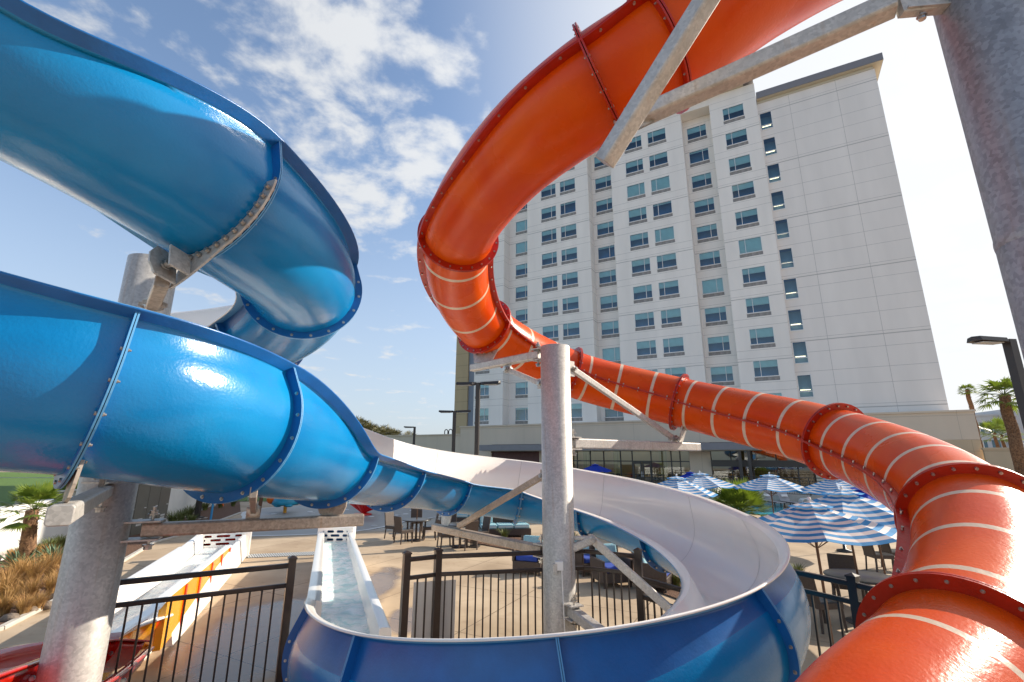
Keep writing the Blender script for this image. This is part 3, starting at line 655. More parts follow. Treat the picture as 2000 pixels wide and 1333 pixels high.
# ---------------------------------------------------------------- fences
def fence(name,label,A,B,z0,zt,posts,pick,m='fence',mid=.24):
    """two top rails + pickets between plan points A,B ; posts: fractions"""
    A=V3([A[0],A[1],0]);B=V3([B[0],B[1],0]); t=thing(name,label,'fence',A); d=B-A; Lf=np.linalg.norm(d); d/=Lf; ang=math.atan2(d[1],d[0]); t.rotation_euler=(0,0,ang)
    fr=sorted(posts)
    for q in fr:
        mb=MB(); mb.box((q*Lf,0,(zt+.03)/2),(.08,.08,zt+.03),m); mb.add([(q*Lf-.048,-.048,zt+.03),(q*Lf+.048,-.048,zt+.03),(q*Lf+.048,.048,zt+.03),(q*Lf-.048,.048,zt+.03),(q*Lf-.048,-.048,zt+.045),(q*Lf+.048,-.048,zt+.045),(q*Lf+.048,.048,zt+.045),(q*Lf-.048,.048,zt+.045),(q*Lf,0,zt+.07)],[(3,2,1,0),(0,1,5,4),(1,2,6,5),(2,3,7,6),(3,0,4,7),(4,5,8),(5,6,8),(6,7,8),(7,4,8)],m); mb.build('post',t)
    ends=fr if fr and fr[0]<.01 else [0]+fr
    if ends[-1]<.99: ends=ends+[1]
    for a,b in zip(ends[:-1],ends[1:]):
        x0=a*Lf+(.04 if a in fr else 0); x1=b*Lf-(.04 if b in fr else 0)
        for zc,w,h in ((zt-.035,.055,.05),(zt-mid,.04,.045),(z0+.06,.04,.045)):
            mb=MB(); mb.beam((x0,0,zc),(x1,0,zc),w,h,m); mb.build('rail',t,bevel=.003)
        n=max(1,int(round((x1-x0)/pick)))
        pm=MB(); pm.box((0,0,(z0+.06+zt-mid)/2),(.018,.018,zt-mid-z0-.06),m); proto=pm.build('picket',t); me=proto.data
        for i in range(1,n):
            o=proto if i==1 else bpy.data.objects.new('picket',me)
            if i>1: COL.objects.link(o); o.parent=t
            o.location=(x0+(x1-x0)*i/n,0,0)
        if n==1: bpy.data.objects.remove(proto)
    return t
zt=1.86
PL=az(571,1094,zt); PLL=az(170,1132,zt)
fence('metal_fence','dark metal fence panel in front of the white and orange lanes, left of the run-out',PLL,PL,.08,zt-.02,[1.0],.118)
G0=az(795,1084,zt);G1=az(856,1078,zt)
G2=G1+(az(1140,1068,zt)-G1)*1.0; G3=az(1246,1078,zt)
fence('metal_fence','narrow dark metal fence panel between two posts, beside the run-out',G0,G1,.08,zt-.02,[0,1.0],.118)
fence('metal_fence','dark metal fence panel with the grey sign, running behind the centre post',G1,G2,.08,zt-.02,[],.094)
fence('metal_fence','dark metal fence seen through the blue loop between centre post and planting bed',G2,G3,.08,zt-.02,[1.0],.094)
G4=az(1328,1096,zt)
fence('metal_fence','dark metal fence end seen through the right inside edge of the blue loop',G3,G4,.08,zt-.27,[],.112)
H0=az(1556,1112,zt); H1=az(1666,1134,zt); H2=az(1860,1180,zt)
fence('metal_fence','charcoal metal fence below the striped umbrellas, left of its post',H0,H1,.08,zt,[1.0],.118,'fence_grey',.2)
fence('metal_fence','charcoal metal fence running behind the orange tube on the right',H1,H2,.08,zt,[],.118,'fence_grey',.2)
sg=thing('sign_panel','grey back of a rectangular sign panel fixed to the fence post','sign',(0,0,0))
a=az(826,1113,1.63); b=az(882,1111,1.63); zb=a[2]-1.0
dv=(G2-G1);dv[2]=0;dv/=np.linalg.norm(dv)
g=MB(); c=(G1+dv*.0)+V3([dv[1]*.08,-dv[0]*.08*0,0]); nb=V3([-dv[1],dv[0],0]); cc=V3([G1[0],G1[1],1.12])+nb*.07-dv*.02
g.box(cc,(.52,.006,.78),'sign',R=Matrix.Rotation(math.atan2(dv[1],dv[0])+.06,3,'Z')); g.build('panel',sg)
# ---------------------------------------------------------------- hotel
HX,HY=21.979,42.106; HROT=math.atan2(-0.47823208,0.8782335)
hotel=thing('hotel','tall white hotel tower with rows of windows and a low beige restaurant wing','hotel',(HX,HY,0),HROT)
FLR=3.0; ZT=38.70
def facade_mat(name,col,l1,l2,vper,voff,dark=.55,bold=None):
    m,nt,b=nodes(name); L=nt.links.new
    tc=N(nt,'ShaderNodeTexCoord'); sx=N(nt,'ShaderNodeSeparateXYZ'); L(tc.outputs['Object'],sx.inputs[0])
    nz=N(nt,'ShaderNodeTexNoise'); nz.inputs['Scale'].default_value=1; nz.inputs['Detail'].default_value=8; mq=N(nt,'ShaderNodeMapping'); mq.inputs['Scale'].default_value=(.7,.7,.12); L(tc.outputs['Object'],mq.inputs['Vector']); L(mq.outputs[0],nz.inputs['Vector'])
    nf=N(nt,'ShaderNodeTexNoise'); nf.inputs['Scale'].default_value=25; L(tc.outputs['Object'],nf.inputs['Vector'])
    r=N(nt,'ShaderNodeValToRGB'); r.color_ramp.elements[0].position=.3; r.color_ramp.elements[1].position=.7; r.color_ramp.elements[0].color=c4([x*.90 for x in col]); r.color_ramp.elements[1].color=c4(col); L(nz.outputs['Fac'],r.inputs[0])
    masks=[]
    def line(o,off,per,w):
        a=N(nt,'ShaderNodeMath',operation='SUBTRACT'); L(o,a.inputs[0]); a.inputs[1].default_value=off
        d=N(nt,'ShaderNodeMath',operation='DIVIDE'); L(a.outputs[0],d.inputs[0]); d.inputs[1].default_value=per
        f=N(nt,'ShaderNodeMath',operation='FRACT'); L(d.outputs[0],f.inputs[0])
        c=N(nt,'ShaderNodeMath',operation='LESS_THAN'); L(f.outputs[0],c.inputs[0]); c.inputs[1].default_value=w/per; return c.outputs[0]
    ms=[line(sx.outputs[2],o,p,w) for o,p,w in l1]+([line(sx.outputs[0],o,vper,.03) for o in voff] if vper else [])
    acc=ms[0]
    for q in ms[1:]:
        mm=N(nt,'ShaderNodeMath',operation='MAXIMUM'); L(acc,mm.inputs[0]); L(q,mm.inputs[1]); acc=mm.outputs[0]
    mx=N(nt,'ShaderNodeMix',data_type='RGBA'); mx.inputs['B'].default_value=c4([x*dark for x in col]); L(acc,mx.inputs['Factor']); L(r.outputs[0],mx.inputs['A'])
    L(mx.outputs['Result'],b.inputs['Base Color']); b.inputs['Roughness'].default_value=.8
    bp=N(nt,'ShaderNodeBump'); bp.inputs['Strength'].default_value=.15; bp.inputs['Distance'].default_value=.02; L(nf.outputs['Fac'],bp.inputs['Height']); L(bp.outputs[0],b.inputs['Normal'])
    return m
MT['hwall']=facade_mat('white hotel panel wall',(.92,.86,.79),[(ZT+.22,3.0,.03),(ZT-2.05,3.0,.03),(35.65,6.0,.07)],None,None,None)
MT['hblank']=facade_mat('white hotel blank wall',(.86,.80,.74),[(ZT-1.55,6.0,.08),(ZT-1.25,3.0,.03),(ZT-2.55,3.0,.03)],None,3.9,[6.0])
MT['htan']=facade_mat('tan panel wall',(.50,.38,.22),[(.6,1.5,.04)],None,None,None)
MT['hgrey']=mat('blue grey render',(.24,.27,.32),rough=.8,var=.08,vscale=.5)
MT['cornice']=mat('grey metal cornice',(.22,.21,.22),rough=.5,var=.05); MT['soffit']=mat('cream soffit',(.55,.50,.40),rough=.8)
MT['podium']=facade_mat('beige podium panel',(.68,.56,.43),[(1.0,2.6,.04)],None,6.0,[1.0],.7)
MT['podium_tan']=facade_mat('tan podium panel',(.56,.43,.28),[(1.0,2.6,.04)],None,6.0,[1.5],.7)
MT['wframe']=mat('white window frame',(.78,.78,.77),rough=.5); MT['grille']=mat('vent grille',(.33,.31,.29),rough=.6,var=.35,vscale=1,stretch=(3,1,1),bump=.6,bscale=20)
MT['blind']=mat('pale green blind',(.62,.78,.72),rough=.8,var=.1,vscale=2); MT['room']=mat('dark curtain',(.05,.18,.40),rough=.9,var=.4,vscale=.6)
MT['bronze']=mat('dark bronze frame',(.05,.043,.038),rough=.4); MT['maroon']=mat('maroon panel',(.11,.03,.03),rough=.5,var=.3)
MT['wood']=mat('warm wood slats',(.20,.09,.035),rough=.5,col2=(.09,.035,.012),vscale=1,stretch=(22,22,.3))
MT['room2']=mat('blue room curtain',(.10,.26,.46),rough=.9,var=.3,vscale=.8); MT['room3']=mat('deep room shade',(.02,.09,.22),rough=.9,var=.4,vscale=.8); MT['stair']=mat('stair wall',(.26,.40,.50),rough=.9,var=.3,vscale=.6)
def glass(name,tint,refl):
    m=bpy.data.materials.new(name); m.use_nodes=True; nt=m.node_tree; nt.nodes.clear(); L=nt.links.new
    o=N(nt,'ShaderNodeOutputMaterial'); t=N(nt,'ShaderNodeBsdfTransparent'); t.inputs[0].default_value=c4(tint); g=N(nt,'ShaderNodeBsdfGlossy'); g.inputs['Roughness'].default_value=.02; g.inputs['Color'].default_value=(.85,.95,1,1)
    fr=N(nt,'ShaderNodeFresnel'); fr.inputs[0].default_value=1.5; a=N(nt,'ShaderNodeMath',operation='ADD'); a.inputs[1].default_value=refl; L(fr.outputs[0],a.inputs[0]); mx=N(nt,'ShaderNodeMixShader')
    L(a.outputs[0],mx.inputs[0]); L(t.outputs[0],mx.inputs[1]); L(g.outputs[0],mx.inputs[2]); L(mx.outputs[0],o.inputs[0]); return m
MT['glass']=glass('tinted window glass',(.68,.84,.90),.05); MT['glass2']=glass('storefront glass',(.80,.78,.58),.10)
def wall_holes(mb,x0,x1,z0,z1,holes,y,m,depth=.14,rev=None):
    xs=sorted(set([x0,x1]+[h[0] for h in holes]+[h[1] for h in holes])); zs=sorted(set([z0,z1]+[h[2] for h in holes]+[h[3] for h in holes]))
    xs=[x for x in xs if x0<=x<=x1]; zs=[z for z in zs if z0<=z<=z1]
    for i in range(len(xs)-1):
        for j in range(len(zs)-1):
            cx=(xs[i]+xs[i+1])/2; cz=(zs[j]+zs[j+1])/2
            if any(h[0]<cx<h[1] and h[2]<cz<h[3] for h in holes): continue
            mb.add([(xs[i],y,zs[j]),(xs[i+1],y,zs[j]),(xs[i+1],y,zs[j+1]),(xs[i],y,zs[j+1])],[(0,1,2,3)],m)
    for a,b,c,d in holes:
        V=[(a,y,c),(b,y,c),(b,y,d),(a,y,d),(a,y+depth,c),(b,y+depth,c),(b,y+depth,d),(a,y+depth,d)]
        mb.add(V,[(0,4,5,1),(1,5,6,2),(2,6,7,3),(3,7,4,0)],rev or m)
WINS=[]  # (x,y,z_top,type)
WW=2.0
rows=[ZT-FLR*k for k in range(11)]
def bay(x0,x1,y,ztop,cols,name='wall',m='hwall',y2=1.45,sides=True,zb=6.3,rowsel=None,ww=WW,hh=1.88):
    mb=MB(); holes=[]
    for (cx,mir) in cols:
        for k,zt_ in enumerate(rowsel or rows):
            holes.append((cx,cx+ww,zt_-hh,zt_)); WINS.append((cx,y,zt_,mir,ww))
    wall_holes(mb,x0,x1,zb,ztop,holes,y,m)
    if sides:
        mb.add([(x0,y,zb),(x0,y2,zb),(x0,y2,ztop),(x0,y,ztop)],[(0,1,2,3)],m); mb.add([(x1,y,zb),(x1,y2,zb),(x1,y2,ztop),(x1,y,ztop)],[(3,2,1,0)],m)
    mb.add([(x0,y,ztop),(x1,y,ztop),(x1,y2+3,ztop),(x0,y2+3,ztop)],[(0,1,2,3)],m)
    mb.add([(x0,y,zb),(x1,y,zb),(x1,y2,zb),(x0,y2,zb)],[(3,2,1,0)],m)
    return mb.build(name,hotel)
RD=1.45
TOPW=40.6
bay(-30.25,-26.24,0,TOPW,[(-30.08,0)]); bay(-22.96,-14.94,0,TOPW,[(-21.05,0),(-18.53,1)]); bay(-12.13,-4.13,0,TOPW,[(-10.45,0),(-7.80,1)]); bay(-1.21,3.19,0,TOPW,[(0,1)])
# recesses
bay(-26.24,-22.96,RD,TOPW-.6,[(-25.35,0)],sides=False); bay(-14.94,-12.13,RD,TOPW-.6,[(-14.55,0)],sides=False); bay(-4.13,-1.21,RD,TOPW-.6,[(-3.78,0)],sides=False)
for a,b in ((-26.24,-22.96),(-14.94,-12.13),(-4.13,-1.21)):
    mb=MB(); mb.bx(a,b,0.02,RD+1,TOPW-.9,TOPW-.01,'hwall'); mb.build('lintel',hotel)
# blank block
nr=[37.20-FLR*k for k in range(10)]
mb=MB(); holes=[(3.30,4.38,z-2.0,z) for z in nr]; wall_holes(mb,3.19,13.0,6.25,38.35,holes,.5,'hblank')
mb.add([(13.0,.5,6.25),(13.0,16,6.25),(13.0,16,38.35),(13.0,.5,38.35)],[(0,1,2,3)],'hblank'); mb.bx(-31.2,12.9,RD+2.2,16,6.3,38.3,'hwall'); mb.build('wall',hotel)
for z in nr: WINS.append((3.30,.5,z,9,1.08))
mb=MB(); mb.bx(-31.25,-30.25,.35,15,6.3,39.6,'hgrey'); mb.build('side_wall',hotel)
mb=MB(); mb.bx(-33.1,-31.25,.1,14,5.0,39.0,'htan'); mb.build('side_wall',hotel)
# roofs
mb=MB(); mb.bx(3.25,13.65,0,17,38.66,39.42,'cornice'); mb.add([(3.25,.03,38.65),(13.62,.03,38.65),(13.62,17,38.65),(3.25,17,38.65)],[(3,2,1,0)],'soffit'); mb.bx(3.25,12.9,.45,16,38.36,38.64,'soffit'); mb.build('cornice',hotel)
mb=MB(); mb.bx(-32.5,3.15,-1.1,16,40.85,41.5,'cornice'); mb.bx(-31,2.2,-.3,15,40.61,40.84,'soffit'); mb.build('cornice',hotel)
# windows
def window_proto(ww,mir,frac,narrow=False,room='room'):
    room='stair' if narrow else room
    H=1.88 if not narrow else 2.0; gh=.36 if not narrow else .02
    fr=MB(); t=.05; y0,y1=.04,.11
    zb=-(H-gh) if not narrow else -H
    fr.bx(0,ww,y0,y1,-t,0,'wframe'); fr.bx(0,ww,y0-.05,y1,zb-.03,zb+t,'wframe'); fr.bx(0,t,y0,y1,zb+t,-t,'wframe'); fr.bx(ww-t,ww,y0,y1,zb+t,-t,'wframe')
    if narrow: fr.bx(t,ww-t,y0,y1,-1.50,-1.44,'wframe')
    else:
        xm=ww*(.29 if mir else .69); fr.bx(xm-.025,xm+.025,y0,y1,zb+t,-t,'wframe')
    f=fr.build('window'); subs=[]
    g=MB(); g.add([(t,.085,zb+t),(ww-t,.085,zb+t),(ww-t,.085,-t),(t,.085,-t)],[(0,1,2,3)],'glass'); subs.append(g.build('pane',f))
    b=MB(); b.add([(-.3,.9,zb-.3),(ww+.3,.9,zb-.3),(ww+.3,.9,.3),(-.3,.9,.3)],[(0,1,2,3)],room)
    b.add([(0,.141,zb),(0,.9,zb),(0,.9,0),(0,.141,0)],[(0,1,2,3)],'room'); b.add([(ww,.141,zb),(ww,.9,zb),(ww,.9,0),(ww,.141,0)],[(3,2,1,0)],'room'); b.add([(0,.141,zb),(ww,.141,zb),(ww,.9,zb),(0,.9,zb)],[(0,1,2,3)],'room'); b.add([(0,.141,0),(ww,.141,0),(ww,.9,0),(0,.9,0)],[(3,2,1,0)],'room')
    subs.append(b.build('curtain',f))
    if frac>0:
        l=MB(); l.bx(t,ww-t,.16,.17,-t-(H-gh-2*t)*frac,-t,'blind'); subs.append(l.build('blind',f))
    if not narrow:
        v=MB(); v.bx(.02,ww-.02,.03,.08,-H+.02,zb-.035,'grille'); subs.append(v.build('grille',f))
    else:
        v=MB(); v.bx(.15,ww-.15,.55,.6,-1.30,-1.25,'striplight'); v.bx(.1,ww-.1,.5,.62,-1.24,-1.20,'paint_white'); subs.append(v.build('strip_light',f))
    return f,subs
m,nt,b=nodes('warm strip light'); b.inputs['Emission Color'].default_value=(1,.75,.45,1); b.inputs['Emission Strength'].default_value=2.5; MT['striplight']=m
protos={}
r_=random.Random(11)
for (x,y,z,mir,ww) in WINS:
    if mir==9: k=('n',0,0)
    else: k=(mir,r_.choice([.38,.42,.42,.44,.46,.50,.58,.95,.12]),r_.choice(['room','room','room2']))
    first=k not in protos
    if first: protos[k]=window_proto(ww,mir==1,k[1] if k[0]!='n' else 0,k[0]=='n',k[2] if k[2] else 'room')
    f,subs=protos[k]
    if first: o=f
    else:
        o=f.copy(); COL.objects.link(o)
        for s_ in subs: c=s_.copy(); COL.objects.link(c); c.parent=o
    o.parent=hotel; o.location=(x,y-.035,z)
# podium + restaurant wing
mb=MB(); mb.bx(-31.4,-27.1,-.9,10,0,6.45,'podium'); mb.bx(-27.1,14.0,-.9,10,4.45,6.45,'podium'); mb.bx(-31.5,14.1,-1.0,10,6.45,6.6,'podium'); mb.build('podium_wall',hotel)
mb=MB(); mb.bx(-46,-31.41,-.6,10,0,5.62,'podium'); mb.bx(-46,-31.41,-.7,10,5.62,5.75,'podium'); mb.build('podium_wall',hotel)
mb=MB(); mb.bx(5.2,14.0,-.9,10,0,4.44,'podium_tan'); mb.build('podium_wall',hotel)
mb=MB(); mb.bx(-27.3,5.4,-3.2,-.9,3.75,4.35,'cornice'); mb.bx(-27.0,5.2,-3.0,-.9,3.70,3.745,'soffit'); mb.build('canopy',hotel)
mb=MB(); mb.bx(-27.1,-21.2,-.7,.1,0,4.44,'maroon'); mb.bx(-21.2,-20.3,-.85,.1,0,4.44,'podium'); mb.build('podium_wall',hotel)
# piers
for a,b in ((-6.05,-4.25),(3.6,5.2)):
    mb=MB(); mb.bx(a,b,-.85,.2,0,4.44,'podium'); mb.build('pier',hotel)
for xx in (-1.75,-1.05):
    mb=MB(); mb.bx(xx-.12,xx+.12,-2.9,-2.6,.6,3.69,'bronze'); mb.build('column',hotel)
# storefront glazing
def storefront(x0,x1,mull,trans,door=None):
    mb=MB(); y=-.6
    for x in mull+[x0,x1]: mb.bx(x-.05,x+.05,y-.06,y+.06,.6,4.44,'bronze')
    for z in trans+[.65,4.4]: mb.bx(x0,x1,y-.05,y+.05,z-.05,z+.05,'bronze')
    f=mb.build('window_frame',hotel)
    g=MB(); g.add([(x0,y,.6),(x1,y,.6),(x1,y,4.44),(x0,y,4.44)],[(0,1,2,3)],'glass2'); g.build('pane',f)
storefront(-20.3,-6.05,[-18.7,-17.0,-15.6,-14.2,-12.5,-11.35,-9.55,-7.7,-6.9],[2.75])
storefront(-4.25,3.6,[-2.6,-.9,.9,2.4],[2.75])
mb=MB()
for x0 in (-11.3,-10.4):
    mb.bx(x0,x0+.14,-.72,-.66,.6,2.7,'bronze'); mb.bx(x0+.71,x0+.85,-.72,-.66,.6,2.7,'bronze'); mb.bx(x0+.14,x0+.71,-.72,-.66,.6,.85,'bronze'); mb.bx(x0+.14,x0+.71,-.72,-.66,2.5,2.7,'bronze')
dr=mb.build('door',hotel); mb=MB(); mb.bx(-10.5,-10.47,-.8,-.77,1.3,1.8,'wframe'); mb.bx(-10.38,-10.35,-.8,-.77,1.3,1.8,'wframe'); mb.build('handle',dr)
mb=MB(); mb.bx(-4.2,3.55,-1.3,-.7,2.35,2.9,'bronze'); mb.build('fascia',hotel)
mb=MB(); mb.bx(-2.6,3.5,-.35,-.3,.6,2.4,'wood'); mb.build('slat_wall',hotel)
# interior back wall and warm light
mb=MB(); mb.add([(-21,3.5,.0),(5,3.5,.0),(5,3.5,4.44),(-21,3.5,4.44)],[(0,1,2,3)],'podium_tan'); mb.add([(-21,-.5,.61),(5,-.5,.61),(5,3.5,.61),(-21,3.5,.61)],[(0,1,2,3)],'wood'); mb.add([(-21,-.5,4.43),(5,-.5,4.43),(5,3.5,4.43),(-21,3.5,4.43)],[(0,1,2,3)],'soffit'); mb.build('interior_wall',hotel)
m,nt,b=nodes('pale gold curtain as reflection'); MT['curt_reflect']=mat('pale gold curtain as reflection',(.55,.48,.22),rough=.9,col2=(.30,.27,.12),vscale=1,stretch=(10,10,.2))
mb=MB()
for x in (-16.3,-13.1,-8.6): mb.bx(x-.35,x+.35,.2,.3,.6,4.4,'curt_reflect')  # wide yellow-green curtains add brightness in place of warm reflections on the glass
mb.build('curtain',hotel)
mb=MB()
for i in range(14):
    x=-19.5+i*1.02; mb.lathe([(0,.0),(.11,.03),(.11,.1),(0,.12)],'striplight',n=8,c=(x,1.5+.6*(i%3),3.9))
mb.build('ceiling_light',hotel)
# bar stools and chairs inside the wing
mb=MB()
for i in range(22):
    x=-19+i*1.02+.2*math.sin(i*3); y=-.1+.5*(i%2)
    mb.bx(x-.2,x+.2,y-.2,y+.2,1.0,1.06,'black'); mb.bx(x-.2,x+.2,y+.17,y+.2,1.06,1.55,'black')
    for a in (-.17,.17):
        for b_ in (-.17,.17): mb.bx(x+a-.02,x+a+.02,y+b_-.02,y+b_+.02,.61,1.0,'black')
o=mb.build('dining_seats',hotel); o['kind']='stuff'
def H(x,y,z=0):
    c,s=math.cos(HROT),math.sin(HROT); return V3([HX+c*x-s*y,HY+s*x+c*y,z])
# terrace and railing
mb=MB(); q=[H(-30,-9),H(12,-9),H(12,-.95),H(-30,-.95)]
mb.add([tuple(v[:2])+(.6,) for v in q]+[tuple(v[:2])+(0,) for v in q],[(0,1,2,3),(0,4,5,1),(1,5,6,2)],'curb'); struct(mb.build('terrace'))
def railing(A,B,z0,h,label,post=1.9,pick=.14,name='terrace_railing'):
    d=B-A; Lr=np.linalg.norm(d); t=thing(name,label,'railing',A,math.atan2(d[1],d[0])); n=int(Lr/post)
    mb=MB()
    for i in range(n+1): mb.bx(i*Lr/n-.03,i*Lr/n+.03,-.03,.03,z0,z0+h,'fence_grey')
    o=mb.build('post',t)
    mb=MB(); mb.bx(0,Lr,-.03,.03,z0+h,z0+h+.05,'fence_grey'); mb.bx(0,Lr,-.02,.02,z0+h-.2,z0+h-.16,'fence_grey'); mb.bx(0,Lr,-.02,.02,z0+.08,z0+.12,'fence_grey'); mb.build('rail',t)
    mb=MB(); k=int(Lr/pick)
    for i in range(k): mb.bx(i*Lr/k-.008,i*Lr/k+.008,-.008,.008,z0+.1,z0+h-.16,'fence_grey')
    o=mb.build('pickets',t); o['kind']='stuff'
railing(H(-28,-8.8),H(6.5,-8.8),.6,1.15,'long dark railing on the raised terrace before the restaurant windows')
# right: tan boundary wall, tank, far building
ww_=MB(); A=az(1862,868,4.30) if False else None
wa=H(13.9,-1.5); wb_=H(34,-1.5)
bw=thing('boundary_wall','long tan masonry wall right of the hotel behind the orange tube','wall',wa,HROT)
g=MB(); g.bx(0,24,0,.3,0,3.72,'podium_tan'); g.bx(-.05,24.05,-.05,.35,3.72,3.86,'podium_tan'); g.build('panel',bw)
c=ay(1873,860,38.6)*V3([1,1,0]); tk=thing('roof_tank','small ribbed white tank standing behind the tan wall','tank',c)
g=MB(); g.lathe([(.0,0),(.85,0),(.85,3.9)]+[(.85+(.02 if i%2 else 0),3.9+i*.12) for i in range(9)]+[(.6,5.05),(0,5.1)],'paint_white',n=28); g.build('body',tk)
def far_building():
    p=V3([ay(1878,862,85)[0],85,0]); t=thing('office_building','pale grey building with a flat roof far behind the tan wall','building',p,D2R(-14))
    g=MB(); g.bx(0,6.2,0,12,0,10.6,'farwall'); g.bx(6.2,22,-1,12,0,11.6,'farwall'); g.bx(-.2,6.3,-.2,12.2,10.6,10.9,'farwall'); g.build('wall',t)
    g=MB(); g.bx(11.0,18,-2.6,-1,6.8,10.2,'bluegl'); g.build('window',t); g=MB(); g.bx(10.4,11.0,-2.8,-1,0,10.4,'maroon2'); g.bx(10.4,18.6,-2.8,-1,10.2,10.7,'cornice'); g.build('portal',t)
    for r0 in range(3):
        for c0 in range(3):
            g=MB(); x=.6+c0*1.9; z=9.4-r0*3.0; g.bx(x,x+1.2,-.04,.0,z-1.8,z,'bluegl'); g.bx(x+.55,x+.65,-.06,-.03,z-1.8,z,'wframe'); g.build('window',t)
MT['farwall']=mat('pale grey render',(.50,.53,.56),rough=.8,var=.06,vscale=.4); MT['bluegl']=mat('blue grey glazing',(.10,.20,.26),rough=.15,var=.3,vscale=1); MT['maroon2']=mat('dull red render',(.30,.09,.07),rough=.7)
far_building()
# rooftop loops (old letter tubes) on the low wing, seen over the parapet
rl=thing('roof_sign','row of curved dark rooftop letter tubes seen from behind above the low wing','sign',H(-36.2,2.5,5.5),HROT)
x=0
for k,w in enumerate((.50,.55,.45,.55,.55,.55,.35)):
    g=MB(); g.tube([(x,0,0),(x,0,.75)]+[(x+w/2-w/2*math.cos(a),0,.75+w/2*math.sin(a)) for a in np.linspace(0,math.pi,9)]+[(x+w,0,.35 if k%2 else .0)],.06,'lamp',n=8); g.build('letter_stroke',rl); x+=w+.14
ab=thing('roof_unit','blue grey plant box on the roof beside the tan side wall','roof unit',H(-35.2,3,5.3),HROT); g=MB(); g.bx(0,2.2,0,3,0,2.3,'hgrey'); g.bx(-.05,2.25,-.05,3.05,2.3,2.38,'hgrey'); g.build('housing',ab)
# lamp posts
def lamp(label,px,ptop,Y,heads,dirx=None,w=.14,hl=.62,tilt=0):
    b=ay(px,ptop,Y); h=b[2]; t=thing('lamp_post',label,'street lamp',(b[0],b[1],0),dirx or 0)
    g=MB(); g.box((0,0,h/2),(w,w,h),'lamp'); g.box((0,0,.03),(.32,.32,.06),'lamp'); g.build('pole',t)
    for s in heads:
        g=MB(); zz=h-.04
        V=[(s*.08,-.04,zz-.03),(s*.2,-.16,zz-.04),(s*(.2+hl),-.16,zz-.02+tilt),(s*(.25+hl),0,zz-.01+tilt),(s*(.2+hl),.16,zz-.02+tilt),(s*.2,.16,zz-.04),(s*.08,.04,zz-.03)]
        V2=[(x,y*.8,z+.09) for x,y,z in V]
        k=7; g.add(V+V2,[tuple(range(k-1,-1,-1)),tuple(range(k,2*k))]+[(i,(i+1)%k,(i+1)%k+k,i+k) for i in range(k)],'lamp'); hd=g.build('lamp_head',t)
        g=MB(); g.bx(min(s*.26,s*(.14+hl)),max(s*.26,s*(.14+hl)),-.11,.11,zz-.055,zz-.042,'lens'); g.build('lens',hd)
        g=MB(); g.box((s*.1,0,zz-.01),(.1,.08,.06),'lamp'); g.build('arm',hd)
    return t
lamp('tall lamp post with two flat heads before the left end of the hotel',934,748,17.5,(-1,1),D2R(-12))
lamp('lamp post with two flat heads beside the tan side wall',888,803,25,(-1,1),D2R(-8),.15)
lamp('thin lamp post with a single head above the low wing',810,834,38,(-1,),0,.16)
lamp('large dark lamp post with one flat head at the right edge before the palms',1970,664,9.6,(-1,),D2R(6),.16,.62,.0)
# ---------------------------------------------------------------- ground
def sheet(name,pts,z,m,kind='structure'):
    mb=MB(); mb.add([(p[0],p[1],z) for p in pts],[tuple(range(len(pts)))],m); o=mb.build(name,recalc=True); o['kind']=kind
    if o.data.polygons[0].normal.z<0: o.data.flip_normals()
    return o
sheet('ground',[(-900,-60),(900,-60),(900,1200),(-900,1200)],0,'deck')
wallpts=[az(-260,1230,0),az(0,1098,0),az(124,1060,0),az(350,1001,0),az(420,985,0)]
edge=[az(-300,1330,0),az(0,1232,0),az(98,1182,0),az(300,1062,0),az(345,1050,0),az(470,1003,0)]
bed=[p for p in wallpts]+[az(468,980,0)]+edge[::-1]
sheet('planting_soil',bed,.03,'soil')
g=MB()
for a,b in zip(edge[:-1],edge[1:]): g.beam(V3([a[0],a[1],.03]),V3([b[0],b[1],.03]),.13,.08,'curb')
struct(g.build('kerb'))
# left white wall
bw=thing('garden_wall','long low white rendered wall behind the planting bed at the left','wall',(0,0,0))
g=MB()
pp=[V3([p[0],p[1],0]) for p in wallpts]
for a,b in zip(pp[:-1],pp[1:]):
    d=(b-a)/np.linalg.norm(b-a); n_=V3([-d[1],d[0],0])*.2
    hA=1.55
    V=[a,b,b+n_,a+n_]; V=[v+V3([0,0,0]) for v in V]+[v+V3([0,0,hA]) for v in V]
    g.add(V,[(0,1,5,4),(1,2,6,5),(2,3,7,6),(3,0,4,7),(4,5,6,7)],'paint_white')
g.build('wall_panel',bw)
# taller white screen wall right of the post
a=az(318,1030,0); a=V3([a[0],a[1],0]); b=az(425,985,0); b=V3([b[0],b[1],0])
sw=thing('screen_wall','taller white wall beyond the bronze cabinets','wall',(0,0,0)); g=MB(); d=(b-a)/np.linalg.norm(b-a); n_=V3([-d[1],d[0],0])*.25
V=[a,b,b+n_,a+n_]; V=V+[v+V3([0,0,2.0]) for v in V]; g.add(V,[(0,1,5,4),(1,2,6,5),(2,3,7,6),(3,0,4,7),(4,5,6,7)],'paint_white'); g.build('wall_panel',sw)
